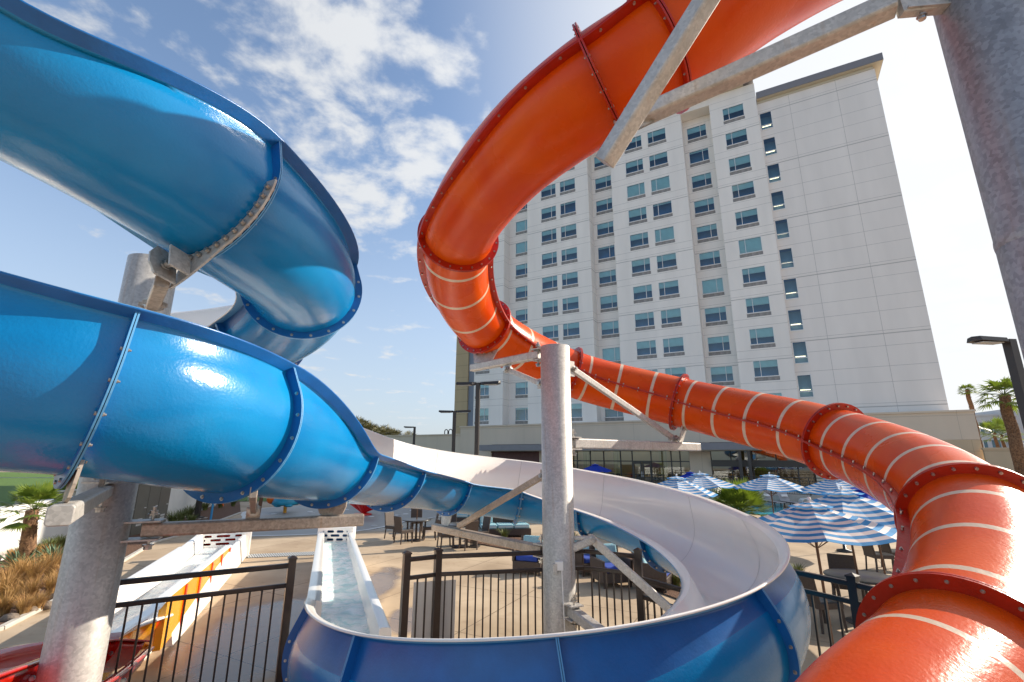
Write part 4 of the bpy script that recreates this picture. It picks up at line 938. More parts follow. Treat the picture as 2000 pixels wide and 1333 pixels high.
# cabinets / gates with louvres
cb=thing('utility_gate','bronze metal utility doors with small white louvre slots, between the left post and white wall','gate',(0,0,0))
A=az(225,1056,0);B=az(320,1032,0); A[2]=B[2]=0; d=(B-A)/np.linalg.norm(B-A); n_=V3([d[1],-d[0],0])
Lw=np.linalg.norm(B-A); ang=math.atan2(d[1],d[0]); Rz=Matrix.Rotation(ang,3,'Z')
for i in range(4):
    g=MB(); c=A+d*(Lw*(i+.5)/4)+V3([0,0,.98]); g.box(c,(Lw/4-.03,.06,1.9),'cabinet',R=Rz); o=g.build('door',cb)
    g=MB()
    for k in range(3):
        for j in range(4): g.box(A+d*(Lw*(i+.5)/4+(-.12+.08*j)+.02*k)+n_*.035+V3([0,0,.38+.1*k]),(.045,.01,.07),'paint_white',R=Rz)
    g.build('louvre',o); g=MB(); g.box(A+d*(Lw*(i+.8)/4)+n_*.05+V3([0,0,1.0]),(.08,.04,.03),'paint_white',R=Rz); g.build('handle',o)
g=MB(); g.box((A+B)/2+V3([0,0,1.97]),(Lw+.1,.12,.06),'sling',R=Rz); g.build('cap_rail',cb)
# street + lawn
sheet('street',[(-22,18),(-18,29),(-26,44),(-90,70),(-90,30)],.02,'asphalt')
sheet('lawn',[(-18.5,34),(-10,34.5),(-10,90),(-140,90),(-140,26),(-24,26.5)],.03,'lawn')
g=MB(); g.beam((-60,26.2,.06),(-18.2,30.5,.06),.18,.12,'curb'); struct(g.build('kerb'))
lf=thing('chain_fence','thin chain link fence on posts along the lawn at the far left','fence',(0,0,0))
for i in range(9):
    g=MB(); x=-52+i*4.2; y=31+i*.45; g.tube([(x,y,0),(x,y,1.6)],.035,'galv',n=8); g.build('post',lf)
g=MB(); g.tube([(-52,31,1.55),(-18.4,34.6,1.55)],.02,'galv',n=6); g.build('rail',lf)
# low white block wall + masonry by street
mwall=thing('block_wall','low pale block wall beside the street behind the palm','wall',(0,0,0)); a=az(35,985,.5); b=az(300,958,.5)
g=MB(); g.beam(V3([a[0],a[1],.45]),V3([b[0],b[1],.45]),.35,.9,'curb'); g.beam(V3([a[0],a[1],.96]),V3([b[0],b[1],.96]),.45,.12,'curb'); g.build('wall_panel',mwall)
# splash pad with painted curves
ctr=az(560,1000,0)
pad=[]
for k in range(40):
    t=2*math.pi*k/40; r=1+.13*math.sin(3*t+.5)+.07*math.sin(5*t); pad.append((-9.2+5.4*r*math.cos(t),26.5+6.5*r*math.sin(t)))
MT['pad']=mat('splash pad surface',(.34,.31,.27),rough=.5,col2=(.24,.215,.19),vscale=.5,rvar=.3); MT['padline']=mat('pale painted band',(.62,.60,.56),rough=.6)
sheet('splash_pad',pad,.006,'pad')
def ribbon(name,pts,w,z,m):
    mb=MB(); V=[]
    for i,p in enumerate(pts):
        a=np.array(pts[max(i-1,0)]);b=np.array(pts[min(i+1,len(pts)-1)]); d=(b-a)/np.linalg.norm(b-a); n_=np.array([-d[1],d[0]])*w/2
        V+=[(p[0]+n_[0],p[1]+n_[1],z),(p[0]-n_[0],p[1]-n_[1],z)]
    mb.add(V,[(2*i+1,2*i+3,2*i+2,2*i) for i in range(len(pts)-1)],m); return struct(mb.build(name))
ribbon('pad_marking',pad+[pad[0]],.22,.012,'padline')
ribbon('pad_marking',[tuple(az(x,y,0)[:2]) for x,y in ((1560,1010),(1592,1012),(1612,1022),(1618,1034),(1600,1046),(1565,1052))],.25,.012,'padline')
g=MB()
for i in range(26):
    a=rng.rand()*6.28; r=rng.rand()**.5; x=-9.2+4.6*r*math.cos(a); y=26.5+5.6*r*math.sin(a); g.lathe([(.16,.012),(.15,.02),(0,.02)],'paint_white' if i%3 else 'galv',n=12,c=(x,y,0))
o=g.build('spray_nozzles'); tag(o,'round spray nozzle covers scattered over the grey splash pad','nozzles',kind='stuff')
# drain grate
MT['grate']=mat('grate steel',(.50,.50,.48),rough=.5,metal=.2)
dg=thing('drain_grate','long slatted drain grate crossing the deck between the run-out lanes','drain',(0,0,0)); g=MB(); A=az(484,1087,0);B=az(700,1078,0)
d=B-A;Lg=np.linalg.norm(d); d/=Lg
g.box((A+B)/2+V3([0,0,.004]),(Lg,.62,.006),'black',R=Matrix.Rotation(math.atan2(d[1],d[0]),3,'Z'))
for i in range(int(Lg/.07)): g.box(A+d*(i*.07)+V3([0,0,.010]),(.042,.6,.008),'grate',R=Matrix.Rotation(math.atan2(d[1],d[0])+.35,3,'Z'))
g.build('grate',dg)
# pool strip on the right
pool=[tuple(az(x,y,0)[:2]) for x,y in ((1450,1004),(1530,1010),(1530,984),(1470,978),(1300,978),(1300,1000))]
sheet('water',pool,.02,'pool')
# wet shallow area
# ---------------------------------------------------------------- white and orange lanes (left)
lanes=thing('racing_slide','white run-out lanes with an amber and orange divider, fed by red fibreglass chutes','water slide',(0,0,0))
F1=az(482,1087,0); F0=az(396,1092,0); N1_=az(338,1263,0)
ux=F1-N1_; ux[2]=0; Ln=np.linalg.norm(ux); ux/=Ln; vx=V3([-ux[1],ux[0],0])  # vx to the left
def Q(s,w,z): return N1_+ux*s+vx*w+V3([0,0,z])
def sweep_sec(name,prof,s0,s1,m,n=2,z0=0,z1=0,parent=lanes,recalc=True):
    mb=MB(); V=[];k=len(prof)
    for i in range(n+1):
        s=s0+(s1-s0)*i/n; dz=z0+(z1-z0)*i/n
        V+=[Q(s,w,z+dz if z>.05 else z) for w,z in prof]
    F=[(i*k+j,i*k+(j+1)%k,(i+1)*k+(j+1)%k,(i+1)*k+j) for i in range(n) for j in range(k)]+[tuple(range(k)),tuple(range(n*k+k-1,n*k-1,-1))]
    mb.add(V,F,m); return mb.build(name,parent,recalc=recalc,bevel=.008)
Lw_=Ln
sweep_sec('side_wall',[(0,0),(.10,.45),(.12,.47),(.20,.47),(.22,.44),(.26,.16),(.26,0)],0,Lw_,'white',n=6,z0=0,z1=.16)
sweep_sec('side_wall',[(1.10,0),(1.10,.16),(1.17,.66),(1.20,.72),(1.33,.72),(1.36,.66),(1.38,0)],-.5,Lw_-2.3,'white')
sweep_sec('side_wall',[(1.20,0),(1.20,.16),(1.26,.58),(1.29,.62),(1.40,.62),(1.43,.58),(1.44,0)],Lw_-2.28,Lw_,'white',n=4,z1=.10)
sweep_sec('trough_floor',[(.24,0),(.24,.155),(1.10,.155),(1.10,0)],-.5,Lw_,'white')
mb=MB(); V=[]
for i in range(21):
    for j in range(7): V.append(Q(-.4+(Lw_+.4)*i/20,.18+1.0*j/6,.30+.008*math.sin(i*2.1+j*1.7)))
mb.add(V,[(i*7+j,i*7+j+1,(i+1)*7+j+1,(i+1)*7+j) for i in range(20) for j in range(6)],'thinwater',True); struct(mb.build('water'))
# divider: amber panels with red-orange joints, white cap
D0=az(446,1067,.70); D1=az(322,1165,.90); 
dd=D1-D0; dd[2]=0; Ld=np.linalg.norm(dd); dd/=Ld; dn=V3([-dd[1],dd[0],0])
def Dp(s,w,z): return V3([D0[0],D0[1],0])+dd*s+dn*w+V3([0,0,z])
ns=5
for i in range(ns):
    s0=Ld*i/ns; s1=Ld*(i+1)/ns; h0=.69+.19*(i/ns); h1=.69+.19*((i+1)/ns)
    mb=MB()
    for (a,b,mm,t) in ((s0+.09,s1-.0,'yellow',.05),):
        V=[Dp(a,-t,.15),Dp(b,-t,.15),Dp(b,-t,h1),Dp(a,-t,h0),Dp(a,t,.15),Dp(b,t,.15),Dp(b,t,h1),Dp(a,t,h0)]
        mb.add(V,[(0,1,2,3),(7,6,5,4),(3,2,6,7),(0,4,5,1),(1,5,6,2),(0,3,7,4)],mm)
    mb.build('divider_panel',lanes,recalc=True)
    mb=MB(); a,b=s0,s0+.10; t=.075; V=[Dp(a,-t,.15),Dp(b,-t,.15),Dp(b,-t,h0-.03),Dp(a,-t,h0-.03),Dp(a,t,.15),Dp(b,t,.15),Dp(b,t,h0-.03),Dp(a,t,h0-.03)]
    mb.add(V,[(0,1,2,3),(7,6,5,4),(3,2,6,7),(0,4,5,1),(1,5,6,2),(0,3,7,4)],'redor'); mb.build('divider_joint',lanes,recalc=True)
mb=MB()
caps=[Dp(Ld*i/12,0,.705+.19*(i/12)) for i in range(13)]+[az(300,1190,.90),az(277,1208,.90),az(250,1224,.92),az(226,1240,.95)]
for a,b in zip(caps[:-1],caps[1:]): mb.beam(a,b,.17,.045,'white')
mb.build('divider_cap',lanes)
e0=Q(Lw_,1.42,0);e1=Q(Lw_,0.0,0); end_panel(lanes,e0*V3([1,1,0]),e1*V3([1,1,0]),.84,'x')
# near amber wall curving into the red chutes
def sweep3(name,cen,half,hgt,m,m2=None,parent=lanes):
    mb=MB(); V=[];K=13
    for i,p in enumerate(cen):
        a=cen[max(i-1,0)];b=cen[min(i+1,len(cen)-1)]; T=(b-a);T/=np.linalg.norm(T); L=np.cross(T,(0,0,1.));L/=np.linalg.norm(L);U=np.cross(L,T)
        pr=[(math.sin(t)*half,-math.cos(t)*hgt) for t in np.linspace(-math.pi/2,math.pi/2,K)]
        pr=[(-half-.07,0.0)]+pr+[(half+.07,0.0),(half+.07,-.02),(half,-.02)]+[(math.sin(t)*(half+.015),-math.cos(t)*(hgt+.015)) for t in np.linspace(math.pi/2,-math.pi/2,K)]+[(-half-.07,-.02)]
        k=len(pr); V+=[p+L*x+U*y for x,y in pr]
    F=[(i*k+j,i*k+(j+1)%k,(i+1)*k+(j+1)%k,(i+1)*k+j) for i in range(len(cen)-1) for j in range(k)]
    mb.add(V,F,m,True); return mb.build(name,parent,recalc=True)
def curve(P,n=8):
    P=[V3(p) for p in P]; pp_=Path(np.array(P)); return [pp_.at(t)[0] for t in np.linspace(0,len(P)-1,n*(len(P)-1)+1)]
ch=[az(30,1262,1.30),az(92,1258,1.20),az(160,1240,1.02),az(225,1200,.86)]
c1=curve([az(-200,1350,1.6),az(-60,1308,1.4),az(50,1272,1.2),az(150,1252,1.0),az(226,1250,.80)])
sweep3('red_chute',c1,.36,.32,'red')
c2=curve([az(-200,1500,1.8),az(-60,1430,1.55),az(50,1372,1.3),az(150,1318,1.05),az(216,1275,.82)])
sweep3('red_chute',c2,.34,.34,'red')
for c_,hf in ((c1,.36),(c2,.34)):
    for ii in (9,17,25):
        p=c_[ii]; T=c_[ii+1]-c_[ii-1]; T/=np.linalg.norm(T); L=np.cross(T,(0,0,1.));L/=np.linalg.norm(L);U=np.cross(L,T); mb=MB(); V=[]
        for w in (-.02,.02):
            for rr_ in (hf-.01,hf+.06): V+=[p+T*w+L*rr_*math.sin(t)-U*(rr_-.02)*math.cos(t) for t in np.linspace(-1.57,1.57,16)]
        F=[]
        for j in range(15): F+=[(j,j+1,17+j,16+j),(32+j,48+j,49+j,33+j),(16+j,17+j,49+j,48+j)]
        mb.add(V,F,'red'); fo=mb.build('joint_flange',lanes,recalc=True)
        for t in np.linspace(-1.2,1.2,7): bolt_at(fo,p+L*(hf+.03)*math.sin(t)-U*(hf+.01)*math.cos(t),T,1.3)
# amber outer skirt between chutes and lane
mb=MB(); A_=[az(331,1206,.50),az(306,1214,.60),az(262,1230,.72),az(222,1252,.85)]
B_=[az(322,1264,.04),az(297,1266,.08),az(250,1282,.1),az(205,1330,.12)]
for i in range(3):
    mb.add([A_[i],A_[i+1],B_[i+1],B_[i]],[(0,1,2,3)],'redor' if i==0 else 'yellow'); 
sk=mb.build('skirt_panel',lanes); sk.modifiers.new('s','SOLIDIFY').thickness=.04
mb=MB()
for i in range(3): mb.beam(A_[i]+V3([0,0,.03]),A_[i+1]+V3([0,0,.03]),.10,.04,'white')
mb.build('divider_cap',lanes)
# ---------------------------------------------------------------- furniture
def chair_proto():
    t=thing('patio_chair','','chair'); 
    g=MB(); g.box((0,0,.41),(.48,.48,.10),'wicker'); g.box((0,0,.465),(.44,.44,.02),'tabletop'); g.build('seat',t,bevel=.012)
    g=MB(); R=Matrix.Rotation(-.16,3,'X'); g.box((0,.255,.68),(.47,.045,.50),'wicker',R=R); g.build('backrest',t,bevel=.012)
    for sx in (-1,1):
        for sy in (-1,1):
            g=MB(); g.beam((sx*.205,sy*.205,.37),(sx*.225,sy*.235,0),.04,.04,'wicker'); g.build('leg',t)
    return t
chair=chair_proto()
def table_proto():
    t=thing('patio_table','','table'); g=MB(); g.lathe([(0,.70),(.50,.70),(.53,.715),(.53,.735),(.51,.745),(0,.745)],'tabletop',n=36); g.build('table_top',t)
    g=MB(); g.lathe([(.045,.03),(.04,.70)],'wicker',n=14); g.lathe([(0,0),(.30,0),(.30,.02),(.05,.05),(0,.05)],'wicker',n=28); g.build('pedestal',t)
    for k in range(4):
        a=k*math.pi/2+.6; g=MB(); g.beam((.33*math.cos(a),.33*math.sin(a),0),(.36*math.cos(a),.36*math.sin(a),.70),.05,.05,'wicker'); g.build('leg',t)
    return t
table=table_proto()
CG='wicker chairs round the patio tables'
used=[0]
def put_chair(x,y,face,label,s=1.0):
    # face: point the chair looks towards
    a=math.atan2(face[1]-y,face[0]-x); rz=a+math.pi/2+random.uniform(-.3,.3)
    if not used[0]:
        used[0]=1; chair.location=(x,y,0); chair.rotation_euler=(0,0,rz); chair['label']=label; chair['group']=CG; chair.scale=(s,s,s); return chair
    return place(chair,(x,y,0),rz,label,CG,s)
def px(x,y,z=0): return az(x,y,z)
T1=px(812,1056); T2=px(898,1068)
table.location=T1; table['label']='round dark table of the left patio set with an umbrella pole through it'; table['group']='round patio tables'
place(table,T2,0.3,'round dark table of the patio set nearer the centre post','round patio tables')
for (q,lab) in ((px(768,1052),'leftmost wicker chair of the left patio set, catching the sun'),(px(787,1061),'wicker chair nearest the camera at the left patio table'),(px(813,1040),'wicker chair on the far side of the left patio table'),(px(838,1054),'wicker chair right of the left patio table')):
    put_chair(q[0],q[1],T1,lab)
for (q,lab) in ((px(870,1070),'wicker chair left of the second patio table'),(px(914,1073),'wicker chair nearest the camera at the second patio table'),(px(878,1047),'wicker chair behind the second patio table, partly under the blue slide'),(px(937,1064),'wicker chair right of the second patio table, close to the centre post')):
    put_chair(q[0],q[1],T2,lab)
# ---- umbrellas
def umb_canopy(R_,zr,za,stripes,solid):
    mb=MB(); n=8; V=[]; K=stripes; sub=4
    for i in range(K*2+1):
        f=i/(K*2); r=R_*f; z=za-(za-zr)*(f**1.12)
        for k in range(n*sub):
            a0=math.pi*2*(k//sub)/n; a1=math.pi*2*(k//sub+1)/n; q=(k%sub)/sub
            x=math.cos(a0)*(1-q)+math.cos(a1)*q; y=math.sin(a0)*(1-q)+math.sin(a1)*q; sag=.05*R_*f*math.sin(math.pi*q)
            V.append((r*x*(1-.02*math.sin(math.pi*q)*f),r*y*(1-.02*math.sin(math.pi*q)*f),z-sag))
    M_=n*sub; base=len(mb.v); mb.v+=V
    for i in range(K*2):
        m=mb.mi(solid if solid else ('can_blue' if i%2 else 'can_white'))
        for k in range(M_): mb.f.append((base+i*M_+k,base+(i+1)*M_+k,base+(i+1)*M_+(k+1)%M_,base+i*M_+(k+1)%M_)); mb.m.append(m); mb.sm.append(False)
    return mb
def umbrella(label,x,y,h,R_,drop,rz=0,solid=None,base=True,group='striped umbrellas'):
    t=thing('patio_umbrella',label,'umbrella',(x,y,0),rz,group)
    t.rotation_euler=(random.uniform(-.025,.025),random.uniform(-.025,.025),rz)
    zr=h-drop; mb=umb_canopy(R_,zr,h-.03,8 if not solid else 5,solid); c=mb.build('canopy',t); c.modifiers.new('s','SOLIDIFY').thickness=.004
    mb=umb_canopy(R_*.26,h-.04-.02,h+.015,2,solid); mb.build('vent_cap',c)
    g=MB(); g.lathe([(0,h+.09),(.025,h+.07),(.03,h+.03),(0,h+.02)],'paint_white',n=12); g.build('finial',t)
    g=MB(); g.tube([(0,0,0),(0,0,h-.02)],.021,'pole_wood',n=12); g.build('pole',t)
    for k in range(8):
        a=math.pi*2*k/8; g=MB(); g.tube([(.03*math.cos(a),.03*math.sin(a),h-.07),(R_*.985*math.cos(a),R_*.985*math.sin(a),zr-.015)],.008,'pole_wood',n=6); g.tube([(.03*math.cos(a),.03*math.sin(a),zr-.25),(R_*.5*math.cos(a),R_*.5*math.sin(a),(h+zr)/2-.05)],.006,'pole_wood',n=6); g.build('rib',t)
    if base: g=MB(); g.lathe([(0,0),(.24,0),(.24,.05),(.05,.09),(.04,.3),(0,.3)],'tabletop',n=24); g.build('base',t)
    return t
def ub(label,pxx,py,D,R_,drop,rz,solid=None,group='striped umbrellas'):
    b=ay(pxx,py,D); return umbrella(label,b[0],b[1],b[2],R_,drop,rz,solid,True,group)
ub('largest striped umbrella in front, over the charcoal fence',1588,982,7.9,1.24,.42,.35)
U2=ub('striped umbrella just behind and right of the largest one, over the round table',1652,958,9.9,1.45,.55,.15)
ub('striped umbrella standing alone right of the fan palm',1501,927,18.2,1.32,.5,.2)
ub('striped umbrella left of the fan palm, the farther of the two there',1369,924,20.0,1.45,.5,.1)
ub('striped umbrella with a bright panel just above the white slide rim',1318,931,15.6,1.2,.5,.5)
ub('striped umbrella half hidden under the orange tube flange',1628,932,17.0,1.25,.5,.3)
BG='plain blue umbrellas'
ub('royal blue umbrella close to the restaurant windows, left of the others',1163,907,38,1.35,.5,.2,'umb_blue',BG)
ub('royal blue umbrella peeking out behind the striped ones',1348,922,27,1.1,.5,.1,'umb_blue',BG)
ub('royal blue umbrella between the orange tube and the striped umbrellas',1700,950,12.2,1.45,.55,.1,'umb_blue',BG)
# left patio umbrella pole (canopy hidden behind the slide)
pole=thing('umbrella_pole','thin umbrella pole rising from the left patio table','pole',(T1[0],T1[1],0)); g=MB(); g.tube([(0,0,.06),(0,0,2.05)],.02,'pole_wood',n=10); g.build('pole_tube',pole)
# right table with chairs
T3=px(1682,1208); T3=V3([U2.location[0],U2.location[1],0])
c=place(table,T3,.2,'round glass-topped dark table under the second striped umbrella','round patio tables',1.12)
for (q,lab) in ((V3([T3[0]-1.0,T3[1]-.3,0]),'sunlit wicker chair at the left of the glass-topped table'),(V3([T3[0]+.1,T3[1]-.95,0]),'wicker chair nearest the camera at the glass-topped table'),(V3([T3[0]+.35,T3[1]+1.0,0]),'wicker chair on the far side of the glass-topped table')):
    put_chair(q[0],q[1],T3,lab,1.05)
for pxx,pyy,lab in ((1722,1118,'dark wicker chair behind the glass-topped table, turned to the right'),(1752,1112,'dark wicker chair beside the orange flange above the table')):
    q=px(pxx,pyy); put_chair(q[0],q[1],q+V3([2,-.3,0]),lab,1.05)
# lounge chairs behind the centre fence
def lounge_proto():
    t=thing('lounge_chair','','lounge chair'); g=MB(); g.box((0,0,.22),(.78,.74,.22),'wicker'); g.build('seat_frame',t,bevel=.015)
    g=MB(); g.box((0,-.02,.40),(.62,.66,.14),'cush_blue'); g.build('seat_cushion',t,bevel=.04)
    g=MB(); g.box((0,.36,.55),(.78,.07,.62),'wicker',R=Matrix.Rotation(-.12,3,'X')); g.build('backrest',t,bevel=.015)
    for s in (-1,1): g=MB(); g.box((s*.37,0,.46),(.07,.74,.30),'wicker'); g.build('arm',t,bevel=.015)
    g=MB(); g.box((0,.24,.66),(.56,.15,.46),'teal',R=Matrix.Rotation(-.2,3,'X')); g.build('pillow',t,bevel=.05)
    for sx in (-1,1):
        for sy in (-1,1): g=MB(); g.box((sx*.34,sy*.32,.06),(.05,.05,.12),'wicker'); g.build('leg',t)
    return t
m,nt,b=nodes('teal patterned fabric'); tc=N(nt,'ShaderNodeTexCoord'); v=N(nt,'ShaderNodeTexBrick'); v.inputs['Scale'].default_value=14; v.inputs['Color1'].default_value=(.01,.22,.32,1); v.inputs['Color2'].default_value=(.02,.35,.42,1); v.inputs['Mortar'].default_value=(.5,.6,.6,1); v.inputs['Mortar Size'].default_value=.05
nt.links.new(tc.outputs['Generated'],v.inputs['Vector']); nt.links.new(v.outputs['Color'],b.inputs['Base Color']); b.inputs['Roughness'].default_value=.85; MT['teal']=m
lg=lounge_proto(); LG='wicker lounge chairs behind the centre fence'
q=px(1195,1142); lg.location=q; lg.rotation_euler=(0,0,D2R(15)); lg['label']='wicker lounge chair with a teal patterned pillow seen right of the centre post'; lg['group']=LG
for (x,y,rz,lab,s) in ((1036,1118,-20,'wicker lounge chair with a blue cushion left of the centre post, behind the fence',1.0),(1280,1150,60,'wicker lounge chair turned sideways near the planting bed, seen through the loop',1.0),(1150,1120,20,'wicker lounge chair just behind the brace of the centre post',.95)):
    place(lg,px(x,y),D2R(rz),lab,LG,s)
def sofa(label,x,y,rz):
    t=thing('outdoor_sofa',label,'sofa',px(x,y),rz,'teal outdoor sofas'); g=MB(); g.box((0,0,.2),(2.0,.8,.25),'wicker'); g.build('seat_frame',t,bevel=.02); g=MB(); g.box((0,.38,.5),(2.0,.1,.6),'wicker'); g.build('backrest',t,bevel=.02)
    for k in (-1,0,1): g=MB(); g.box((k*.64,0,.4),(.62,.7,.15),'teal'); g.build('seat_cushion',t,bevel=.04)
    for k in (-.7,.7): g=MB(); g.box((k,.22,.66),(.5,.15,.42),'teal'); g.build('pillow',t,bevel=.05)
sofa('teal cushioned wicker sofa under the far blue slide section',985,1048,D2R(10)); sofa('teal cushioned wicker sofa left of the other, farther away under the blue slide',905,1024,D2R(-8))
yp=thing('yellow_pillow','bright yellow pillow glimpsed under the blue slide right of the centre post','pillow',px(1168,1072)*V3([1,1,0])+V3([0,0,.75])); g=MB(); g.ell((0,0,0),(.24,.12,.2),'yellow'); g.build('cover',yp)
# sun loungers
def lounger_proto():
    t=thing('sun_lounger','','sun lounger'); g=MB(); g.box((0,-.35,.33),(.66,1.25,.04),'sling'); g.build('seat',t); g=MB(); g.box((0,.55,.62),(.66,.05,.78),'sling',R=Matrix.Rotation(-.5,3,'X')); g.build('backrest',t); g=MB(); g.box((0,.42,.68),(.42,.05,.15),'paint_white',R=Matrix.Rotation(-.5,3,'X')); g.build('towel',t)
    for s in (-1,1):
        g=MB(); g.beam((s*.34,-.98,.33),(s*.34,.6,.33),.05,.05,'fence_grey'); g.build('side_rail',t)
        for yy in (-.8,.4): g=MB(); g.box((s*.33,yy,.16),(.05,.05,.32),'fence_grey'); g.build('leg',t)
    return t
lo_=lounger_proto(); SG='grey sun loungers in a row on the far pool deck'
for i,(x,y) in enumerate(((1508,986),(1543,987),(1455,984),(1428,983))):
    lab=['left grey sun lounger of the pair with rolled towels right of the fan palm','right grey sun lounger of the pair with rolled towels right of the fan palm','grey sun lounger partly hidden by the top of the fan palm','grey sun lounger left of the fan palm'][i]
    if i==0: lo_.location=px(x,y+4); lo_.rotation_euler=(0,0,.1); lo_['label']=lab; lo_['group']=SG
    else: place(lo_,px(x,y+4),.1,lab,SG)
def ctable(label,x,y):
    t=thing('side_table',label,'side table',px(x,y),0,'small white curled side tables'); g=MB(); pts=[(.26,0,.04),(-.1,0,.04),(-.26,0,.15),(-.26,0,.38),(-.1,0,.5),(.28,0,.5)]
    for a,b in zip(pts[:-1],pts[1:]): g.beam(a,b,.42,.05,'paint_white',up=(0,0,1) if abs(a[0]-b[0])>.01 else (1,0,0))
    g.build('shell',t)
ctable('small white curled side table right of the sun loungers',1573,990); ctable('small white curled side table above the white slide rim, left of the fan palm',1388,985)
for i,(x,y) in enumerate(((1112,927),(1130,929),(1215,930),(1240,932),(1300,932))):
    pass
# ---------------------------------------------------------------- toys on the pad
fb=px(411,1018); fs=thing('fish_spray_toy','orange and white striped fish sprayer on a light blue post','spray toy',fb); MT['postblue']=mat('light blue post paint',(.04,.28,.55),rough=.4); g=MB(); g.tube([(0,0,0),(0,0,.85)],.05,'postblue',n=14); g.build('post',fs)
LOBES=[(500,40,18,.05),(720,200,15,.09),(850,110,10,.05),(780,370,12,.10),(420,110,12,.05),(1900,350,22,.12),(360,590,4,.12),(1050,40,8,-.08),(200,500,16,-.06)]
CL0=3.3;CL1=4.5;EXPO=0.62
def fish_body():
    g=MB(); n=20; R=Matrix.Rotation(D2R(-25),3,'Y'); K=14
    for i in range(n+1):
        s=i/n; r=.30*math.sin(math.pi*min(1,s*1.02))**.7*(1-.25*s)+.015
        for k in range(K):
            a=2*math.pi*k/K; v=R@Vector((-.42+.84*s,r*.55*math.cos(a),r*math.sin(a))); g.v.append((v.x,v.y,v.z+1.15))
    o_,w_=g.mi('toyor'),g.mi('paint_white')
    for i in range(n):
        m=w_ if i in (5,6,11,12,17) else o_
        for k in range(K): g.f.append((i*K+k,i*K+(k+1)%K,(i+1)*K+(k+1)%K,(i+1)*K+k)); g.m.append(m); g.sm.append(True)
    return g.build('fish_body',fs,recalc=True)
MT['toyor']=mat('orange toy paint',(.75,.14,.01),rough=.3)
fish_body()
for pts in ([(.34,0,.95),(.62,0,1.12),(.66,0,.82),(.50,0,.86),(.52,0,.66)],[(-.1,0,1.40),(.05,0,1.58),(.22,0,1.36),(.1,0,1.28)],[(-.05,0,.93),(.02,0,.74),(.16,0,.82),(.14,0,.92)]):
    g=MB(); V=[V3(p) for p in pts]; plate(g,V,.03,'toyor',(0,1,0)); g.build('fin',fs)
# turquoise and orange toy, copper post, red toys
tt=thing('turtle_spray_toy','turquoise shell shaped spray toy with an orange front and a yellow post','spray toy',px(556,1002)); 
g=MB(); g.lathe([(0,1.0),(.35,.95),(.62,.75),(.72,.5),(.66,.42),(.6,.5)],'toy_blue',n=24); g.build('shell',tt); g=MB(); g.ell((-.75,-.1,.72),(.28,.2,.26),'toyor'); g.build('head',tt); g=MB(); g.tube([(0,0,0),(0,0,1.5)],.09,'yellowpost',n=12) if 'yellowpost' in MT else g.tube([(0,0,0),(0,0,1.5)],.09,'yellow',n=12); g.build('post',tt)
for s in (-1,1): g=MB(); g.ell((.3*s+.1,-.5,.42),(.22,.16,.08),'toy_blue'); g.build('flipper',tt)
cp=thing('spray_post','short tan spray post standing on the splash pad','post',px(503,1014)); g=MB(); g.tube([(0,0,0),(.08,0,1.4)],.09,'copper',n=12) if 'copper' in MT else g.tube([(0,0,0),(.08,0,1.4)],.09,'pole_wood',n=12); g.build('post_tube',cp)
rt=thing('shell_spray_toy','folded red toy like an open shell beyond the blue slide flange','spray toy',px(708,1006)); g=MB()
for k in range(6):
    a0=-.9+k*.36; a1=a0+.36; g.add([(0,0,.05),(1.1*math.sin(a0),-.2,.25+.7*math.cos(a0)),(1.1*math.sin((a0+a1)/2),-.05,.2+.78*math.cos((a0+a1)/2)),(1.1*math.sin(a1),-.2,.25+.7*math.cos(a1)),(0,.5,.05)],[(0,1,2),(0,2,3),(4,2,1),(4,3,2)],'toy_red')
g.build('shell',rt); g=MB(); g.lathe([(0,0),(.5,0),(.45,.08),(0,.1)],'toy_red',n=20); g.build('base',rt)
lb=thing('bollard_post','dark square post on a base plate beside the grass bed near the white wall','post',px(384,1014)); g=MB(); g.box((0,0,1.2),(.20,.20,2.4),'lamp'); g.build('post_shaft',lb); g=MB(); g.box((0,0,.05),(.46,.46,.1),'lamp'); g.box((0,0,.02),(.7,.7,.04),'curb'); g.build('base_plate',lb)
# ---------------------------------------------------------------- plants
def tuft(name,label,cat,x,y,z,r,h,n,m,group,lean=.6,w=.012):
    g=MB()
    for i in range(n):
        a=rng.rand()*6.283; rr0=r*.25*rng.rand(); l=h*(.55+.5*rng.rand()); ln=lean*(.25+.9*rng.rand())*l; bx_,by_=rr0*math.cos(a),rr0*math.sin(a); px_,py_=-math.sin(a)*w,math.cos(a)*w
        P_=[]
        for q in (0,.35,.7,1):
            d=ln*q**1.7; zz=l*(q-.25*q**3*lean); ww=(1-q)**.6; P_.append(((bx_+math.cos(a)*d+px_*ww,by_+math.sin(a)*d+py_*ww,zz),(bx_+math.cos(a)*d-px_*ww,by_+math.sin(a)*d-py_*ww,zz)))
        V=[v for p in P_[:-1] for v in p]+[P_[-1][0]]
        g.add(V,[(0,1,3,2),(2,3,5,4),(4,5,6)],m)
    o=g.build(name); o.location=(x,y,z); tag(o,label,cat,group); return o
DG='dry ornamental grasses in the left bed'
drys=[(28,1180,.62),(62,1148,.7),(95,1128,.7),(45,1122,.55),(12,1145,.6),(105,1100,.55),(72,1195,.45),(5,1205,.5),(118,1150,.5),(20,1098,.5),(85,1090,.5),(128,1128,.5),(45,1205,.4),(98,1165,.5),(60,1172,.55),(8,1172,.6),(36,1150,.65)]
for i,(a,b_,h) in enumerate(drys):
    q=az(a,b_,.0); tuft('ornamental_grass','tawny dry ornamental grass clump in the left planting bed','grass clump',q[0],q[1],.03,.34,h*(.75+.5*rng.rand()),240,'drygrass' ,DG,lean=.75,w=.007)
GG='green grass clumps in the beds'
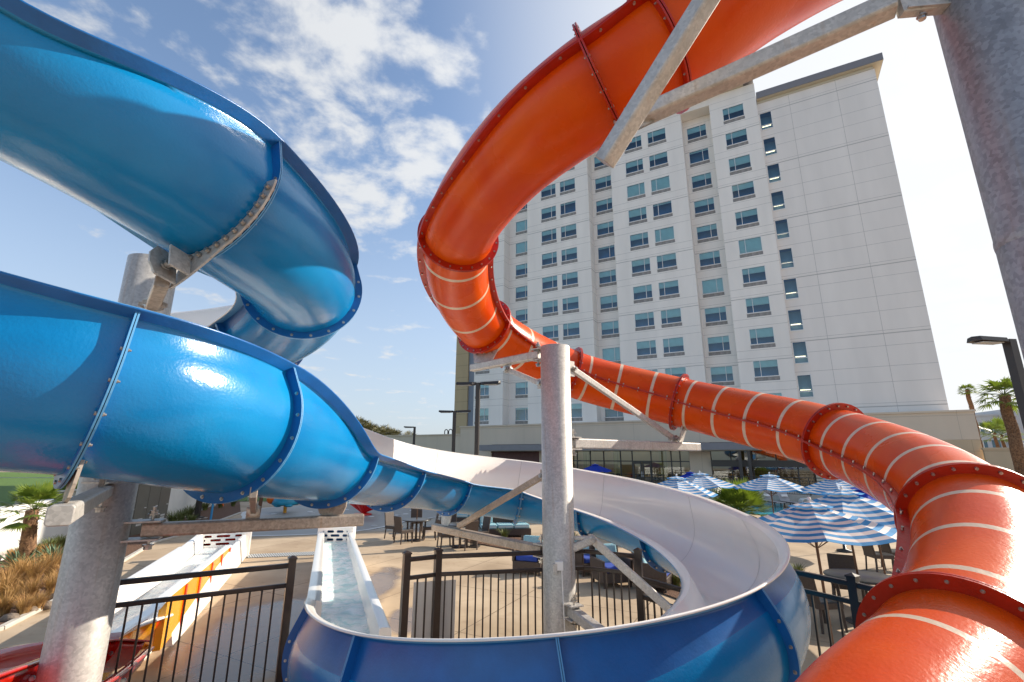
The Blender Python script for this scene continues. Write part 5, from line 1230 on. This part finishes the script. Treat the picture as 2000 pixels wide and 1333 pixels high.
for i,(a,b_,h) in enumerate([(95,1078,.5),(70,1086,.45),(115,1072,.5),(36,1092,.4),(335,1030,.8),(352,1022,.8),(368,1014,.8),(345,1042,.6),(385,1004,.7),(400,998,.6),(325,1050,.5),(430,993,.5),(455,990,.5),(372,1028,.6)]):
    q=az(a,b_,0); tuft('ornamental_grass','green ornamental grass clump growing along the white walls','grass clump',q[0],q[1],.03,.4,h*1.0,200,'grnblade',GG,lean=.7,w=.012)
def agave(label,x,y,s=1):
    g=MB()
    for i in range(26):
        a=i*2.4; t=.35+.9*(i/26); l=s*(.55+.1*rng.rand()); w=.065*s; c_,s_=math.cos(a),math.sin(a); V=[]
        for q in (0,.3,.65,1):
            d=l*q*math.cos(t); z=l*q*math.sin(t)-.05*q*q; ww=w*(1-.9*q*q)*(.6+q if q<.35 else 1); V+=[(c_*d-s_*ww,s_*d+c_*ww,z+.02),(c_*d,s_*d,z-.02),(c_*d+s_*ww,s_*d-c_*ww,z+.02)]
        F=[(3*i_+j,3*i_+j+1,3*i_+j+4,3*i_+j+3) for i_ in range(3) for j in (0,1)]; g.add(V,F,'agave')
    o=g.build('agave_plant'); o.location=(x,y,.05); tag(o,label,'plant','agaves in the left bed')
q=az(38,1118,0); agave('blue green agave rosette by the foot of the left palm',q[0],q[1],1.05); q=az(104,1105,0); agave('blue green agave rosette close to the left post',q[0],q[1],1.05)
for i in range(9):
    q=az([18,55,88,110,340,372,398,60,30][i],[1215,1200,1190,1172,1040,1033,1018,1160,1190][i],0); g=MB(); g.ell((0,0,0),(.14+.08*rng.rand(),.12,.09),'rock',n=9); o=g.build('rock'); o.location=(q[0],q[1],.06); tag(o,'small brown rock lying in the mulch of the planting beds','rock','rocks in the beds')
# shrub strip right of centre (behind the fence)
sheet('planting_soil',[tuple(az(x,y,0)[:2]) for x,y in ((905,1058),(1130,1100),(1330,1175),(1420,1170),(1400,1120),(1140,1068),(930,1040))],.03,'soil')
for i,(a,b_,h) in enumerate([(925,1052,.45),(985,1056,.5),(1040,1070,.45),(1308,1142,.55),(1322,1150,.5),(1120,1062,.5),(1300,1128,.4),(1570,1150,.45),(1560,1128,.4)]):
    q=az(a,b_,0); tuft('ornamental_grass','small green grass clump in the bed by the lounge chairs and fences','grass clump',q[0],q[1],.03,.35,h,160,'grnblade',GG,.7,.010)
def palm(name,label,x,y,H_,tr,nf,fl,group=None,trunkname=True,leafm='leaf',spread=1.0,droop=.35,rough=True,fan=16,seed=3,narrow=False):
    r0=random.Random(seed); t=thing(name,label,'palm tree',(x,y,0),0,group); g=MB(); n=max(8,int(H_*6))
    pts=[(.04*math.sin(i*.5),.03*math.cos(i*.4),H_*i/n) for i in range(n+1)]; g.tube(pts,[tr*(1.15-.35*(i/n)) for i in range(n+1)],'trunk',n=14)
    if rough:
        for i in range(int(H_*70)):
            z=H_*r0.random(); a=r0.random()*6.28; rr0=tr*(1.12-.35*z/H_); l=.07+.06*r0.random(); g.add([(rr0*.9*math.cos(a-.16),rr0*.9*math.sin(a-.16),z),(rr0*.9*math.cos(a+.16),rr0*.9*math.sin(a+.16),z),((rr0+l*.7)*math.cos(a),(rr0+l*.7)*math.sin(a),z+l)],[(0,1,2)],'trunk')
    g.build('trunk',t); g=MB()
    for i in range(nf):
        a=i*2.399; e=(1.25-1.75*(i/nf))*spread if not narrow else 1.3-.9*(i/nf); pl=fl*(.55+.15*r0.random()); c_=V3([math.cos(a)*math.cos(e),math.sin(a)*math.cos(e),math.sin(e)]); base=V3([0,0,H_]); tip=base+c_*pl-V3([0,0,droop*pl*.3])
        g.tube([base,(base+tip)/2+V3([0,0,.03]),tip],.012*fl,leafm,n=4,cap=False)
        L=np.cross(c_,(0,0,1.)); L/=np.linalg.norm(L)+1e-9; U=np.cross(L,c_); bl=fl*.62
        for k in range(fan):
            f=-1.25+2.5*k/(fan-1); dr=c_*math.cos(f)+L*math.sin(f)*.95+U*.12*math.cos(f*2); ll=bl*(.8+.25*math.cos(f))*(.9+.2*r0.random()); w=ll*.055
            sd=np.cross(dr,U); sd/=np.linalg.norm(sd)+1e-9; dz=V3([0,0,-droop*ll*(.25+.35*r0.random())]); m1=tip+dr*ll*.5+dz*.25; e1=tip+dr*ll+dz*1.2
            g.add([tip,m1-sd*w,m1+sd*w,e1],[(0,1,2),(1,3,2)],leafm)
    g.build('crown',t); return t
q=az(40,1115,0); palm('fan_palm','short fan palm with a shaggy trunk in front of the white wall at the left',q[0],q[1],1.55,.17,24,.74,seed=2,fan=20)
q=az(1448,1030,0); palm('fan_palm','low bushy fan palm between the striped umbrellas and the white slide rim',q[0],q[1],.62,.2,54,1.30,seed=5,fan=16,spread=1.0,droop=.04)
b=ay(1990,830,26); palm('fan_palm','big fan palm with a thick shaggy trunk right of the hotel by the lamp post',ay(1992,900,26)[0],26,ay(1980,772,26)[2],.29,30,1.12,seed=4,rough=True,droop=.7)
b=ay(1889,762,56); palm('fan_palm','tall thin palm with a small tuft crown right of the hotel',b[0],56,b[2],.26,34,.85,seed=6,spread=.9,droop=.6)
for (a,bb,Y,lab,s) in ((1942,846,60,'small orange brown young palm behind the tan wall',2.0),(1956,850,62,'small green young palm behind the tan wall',2.0),(1889,858,58,'very low palm tuft beside the white tank',1.0)):
    b=ay(a,bb,Y); palm('young_palm',lab,b[0],Y,b[2],.2,16,s,seed=int(a),droop=.4,rough=False)
rr1=random.Random(3)
FG='palms beyond the low wing at the left'
for i,(a,bb) in enumerate([(698,822),(708,826),(716,830),(724,834),(732,838),(740,842),(751,838),(757,842),(766,845),(772,846),(690,832),(703,836),(745,850),(800,850)]):
    b=ay(a,bb,70+6*rr1.random()); palm('far_palm','distant palm showing its crown over the far white rim of the blue slide',b[0],b[1],b[2]-.9,.22,22,1.7,seed=i,leafm='leaf_far',group=FG,rough=False,fan=9,droop=.5)
# low foliage mass under the palms
def bush(name,label,x,y,z,rx,rz_,n,m,group=None,leaf=.12):
    g=MB(); tr=MB(); tr.tube([(0,0,-z),(0,0,0)],.12,'trunk',n=6)
    for i in range(n):
        u=rng.normal(size=3); u/=np.linalg.norm(u); r=rng.rand()**.35; p=u*r*V3([rx,rx,rz_])*(1+.25*math.sin(u[0]*5+u[2]*4)); a=rng.normal(size=3); a/=np.linalg.norm(a); b2=np.cross(a,u); b2/=np.linalg.norm(b2)+1e-9
        g.add([p,p+a*leaf+b2*leaf*.4,p+a*leaf*2,p+a*leaf-b2*leaf*.4],[(0,1,2,3)],m)
    t=thing(name,label,'shrub',(x,y,z),0,group); g.build('foliage',t); tr.build('stem',t); return t
for i,a in enumerate((705,722,738,756,772)):
    b=ay(a,[842,848,852,856,858][i],72); bush('far_tree','dark rounded tree below the distant palms',b[0],b[1],b[2]-2.0,1.6,1.3,900,'leaf_far','rounded trees below the distant palms',.22)
q=az(130,985,0); bush('shrub','yellow green shrub squeezed between the support arm and the left post',az(132,948,1.0)[0],az(132,948,1.0)[1],.9,.75,.6,1500,'leaf',None,.07)
bpy.data.objects.remove(bpy.data.objects['x']) if 'x' in bpy.data.objects else None
# ---------------------------------------------------------------- light and sky
SAZ=D2R(68); SEL=D2R(28)
sd=Vector((math.sin(SAZ)*math.cos(SEL),math.cos(SAZ)*math.cos(SEL),math.sin(SEL)))
sl=bpy.data.lights.new('sun','SUN'); so=bpy.data.objects.new('sun',sl); COL.objects.link(so); sl.energy=4.9; sl.angle=D2R(.5); sl.color=(1,.90,.76)
so.rotation_mode='QUATERNION'; so.rotation_quaternion=sd.to_track_quat('Z','Y')
w=bpy.data.worlds.new('World'); S.world=w; w.use_nodes=True; nt=w.node_tree; nt.nodes.clear(); L=nt.links.new
out=N(nt,'ShaderNodeOutputWorld'); bg=N(nt,'ShaderNodeBackground'); bg.inputs['Strength'].default_value=.15; L(bg.outputs[0],out.inputs[0])
sky=N(nt,'ShaderNodeTexSky'); sky.sky_type='NISHITA'; sky.sun_disc=False; sky.sun_elevation=SEL; sky.sun_rotation=SAZ; sky.altitude=50; sky.air_density=1.0; sky.dust_density=1.2; sky.ozone_density=1.2
tc=N(nt,'ShaderNodeTexCoord'); sx=N(nt,'ShaderNodeSeparateXYZ'); L(tc.outputs['Generated'],sx.inputs[0])
def math_(op,a,b=None,clamp=False):
    n=N(nt,'ShaderNodeMath',operation=op); n.use_clamp=clamp
    for i,v in enumerate((a,b)):
        if v is None: continue
        if hasattr(v,'is_output') or hasattr(v,'links'): L(v,n.inputs[i])
        else: n.inputs[i].default_value=v
    return n.outputs[0]
zc=math_('MAXIMUM',sx.outputs[2],.02); zz=math_('ADD',zc,.12)
cx=math_('DIVIDE',sx.outputs[0],zz); cy=math_('DIVIDE',sx.outputs[1],zz)
cmb=N(nt,'ShaderNodeCombineXYZ'); L(cx,cmb.inputs[0]); L(cy,cmb.inputs[1])
n1=N(nt,'ShaderNodeTexNoise'); n1.inputs['Scale'].default_value=4.6; n1.inputs['Detail'].default_value=12; n1.inputs['Roughness'].default_value=.57; n1.inputs['Distortion'].default_value=.15; L(cmb.outputs[0],n1.inputs['Vector'])
def lobe(px_,py_,width,amp):
    d=ray(px_,py_); d=d/np.linalg.norm(d); v=N(nt,'ShaderNodeVectorMath',operation='DOT_PRODUCT'); L(tc.outputs['Generated'],v.inputs[0]); v.inputs[1].default_value=tuple(d)
    k=N(nt,'ShaderNodeMapRange'); k.interpolation_type='SMOOTHSTEP'; k.inputs['From Min'].default_value=math.cos(D2R(width)); k.inputs['From Max'].default_value=1; k.inputs['To Max'].default_value=amp; L(v.outputs['Value'],k.inputs[0]); return k.outputs[0]
acc=None
for a in LOBES:
    o_=lobe(*a); acc=o_ if acc is None else math_('ADD',acc,o_)
f=math_('ADD',n1.outputs['Fac'],acc)
cm=N(nt,'ShaderNodeMapRange'); cm.interpolation_type='SMOOTHSTEP'; cm.inputs['From Min'].default_value=.56; cm.inputs['From Max'].default_value=.74; cm.inputs['To Max'].default_value=.92; L(f,cm.inputs[0])
# clouds lit: brighter towards the sun
v=N(nt,'ShaderNodeVectorMath',operation='DOT_PRODUCT'); L(tc.outputs['Generated'],v.inputs[0]); v.inputs[1].default_value=tuple(sd)
anti=N(nt,'ShaderNodeMapRange'); anti.interpolation_type='SMOOTHSTEP'; anti.inputs['From Min'].default_value=-.95; anti.inputs['From Max'].default_value=-.35; anti.inputs['To Min'].default_value=.12; L(v.outputs['Value'],anti.inputs[0])
ks=N(nt,'ShaderNodeMapRange'); ks.inputs['From Min'].default_value=-.2; ks.inputs['From Max'].default_value=1; ks.inputs['To Min'].default_value=CL0; ks.inputs['To Max'].default_value=CL1; L(v.outputs['Value'],ks.inputs[0])
cc=N(nt,'ShaderNodeCombineColor'); L(math_('MULTIPLY',ks.outputs[0],.96),cc.inputs[0]); L(math_('MULTIPLY',ks.outputs[0],.98),cc.inputs[1]); L(ks.outputs[0],cc.inputs[2])
mx=N(nt,'ShaderNodeMix',data_type='RGBA'); L(math_('MULTIPLY',cm.outputs[0],anti.outputs[0]),mx.inputs['Factor']); L(sky.outputs[0],mx.inputs['A']); L(cc.outputs[0],mx.inputs['B'])
# thin haze veil towards horizon and sun
hz=N(nt,'ShaderNodeMapRange'); hz.interpolation_type='SMOOTHSTEP'; hz.inputs['From Min'].default_value=.62; hz.inputs['From Max'].default_value=-.05; hz.inputs['To Max'].default_value=.80; L(sx.outputs[2],hz.inputs[0])
hs=N(nt,'ShaderNodeMapRange'); hs.interpolation_type='SMOOTHSTEP'; hs.inputs['From Min'].default_value=.42; hs.inputs['From Max'].default_value=.85; hs.inputs['To Max'].default_value=.92; L(v.outputs['Value'],hs.inputs[0])
hc=N(nt,'ShaderNodeRGB'); hc.outputs[0].default_value=(CL0*.72,CL0*.83,CL0*1.0,1)
m1=N(nt,'ShaderNodeMix',data_type='RGBA'); L(math_('MULTIPLY',hz.outputs[0],anti.outputs[0]),m1.inputs['Factor']); L(sky.outputs[0],m1.inputs['A']); L(hc.outputs[0],m1.inputs['B'])
L(m1.outputs['Result'],mx.inputs['A'])
m2=N(nt,'ShaderNodeMix',data_type='RGBA'); L(hs.outputs[0],m2.inputs['Factor']); L(mx.outputs['Result'],m2.inputs['A']); L(cc.outputs[0],m2.inputs['B'])
L(m2.outputs['Result'],bg.inputs['Color'])
S.view_settings.view_transform='Standard'; S.view_settings.look='None'; S.view_settings.exposure=EXPO; S.view_settings.gamma=1
S.cycles.use_denoising=True; S.cycles.max_bounces=7; S.cycles.diffuse_bounces=3; S.cycles.glossy_bounces=3; S.cycles.transparent_max_bounces=8; S.cycles.sample_clamp_indirect=6
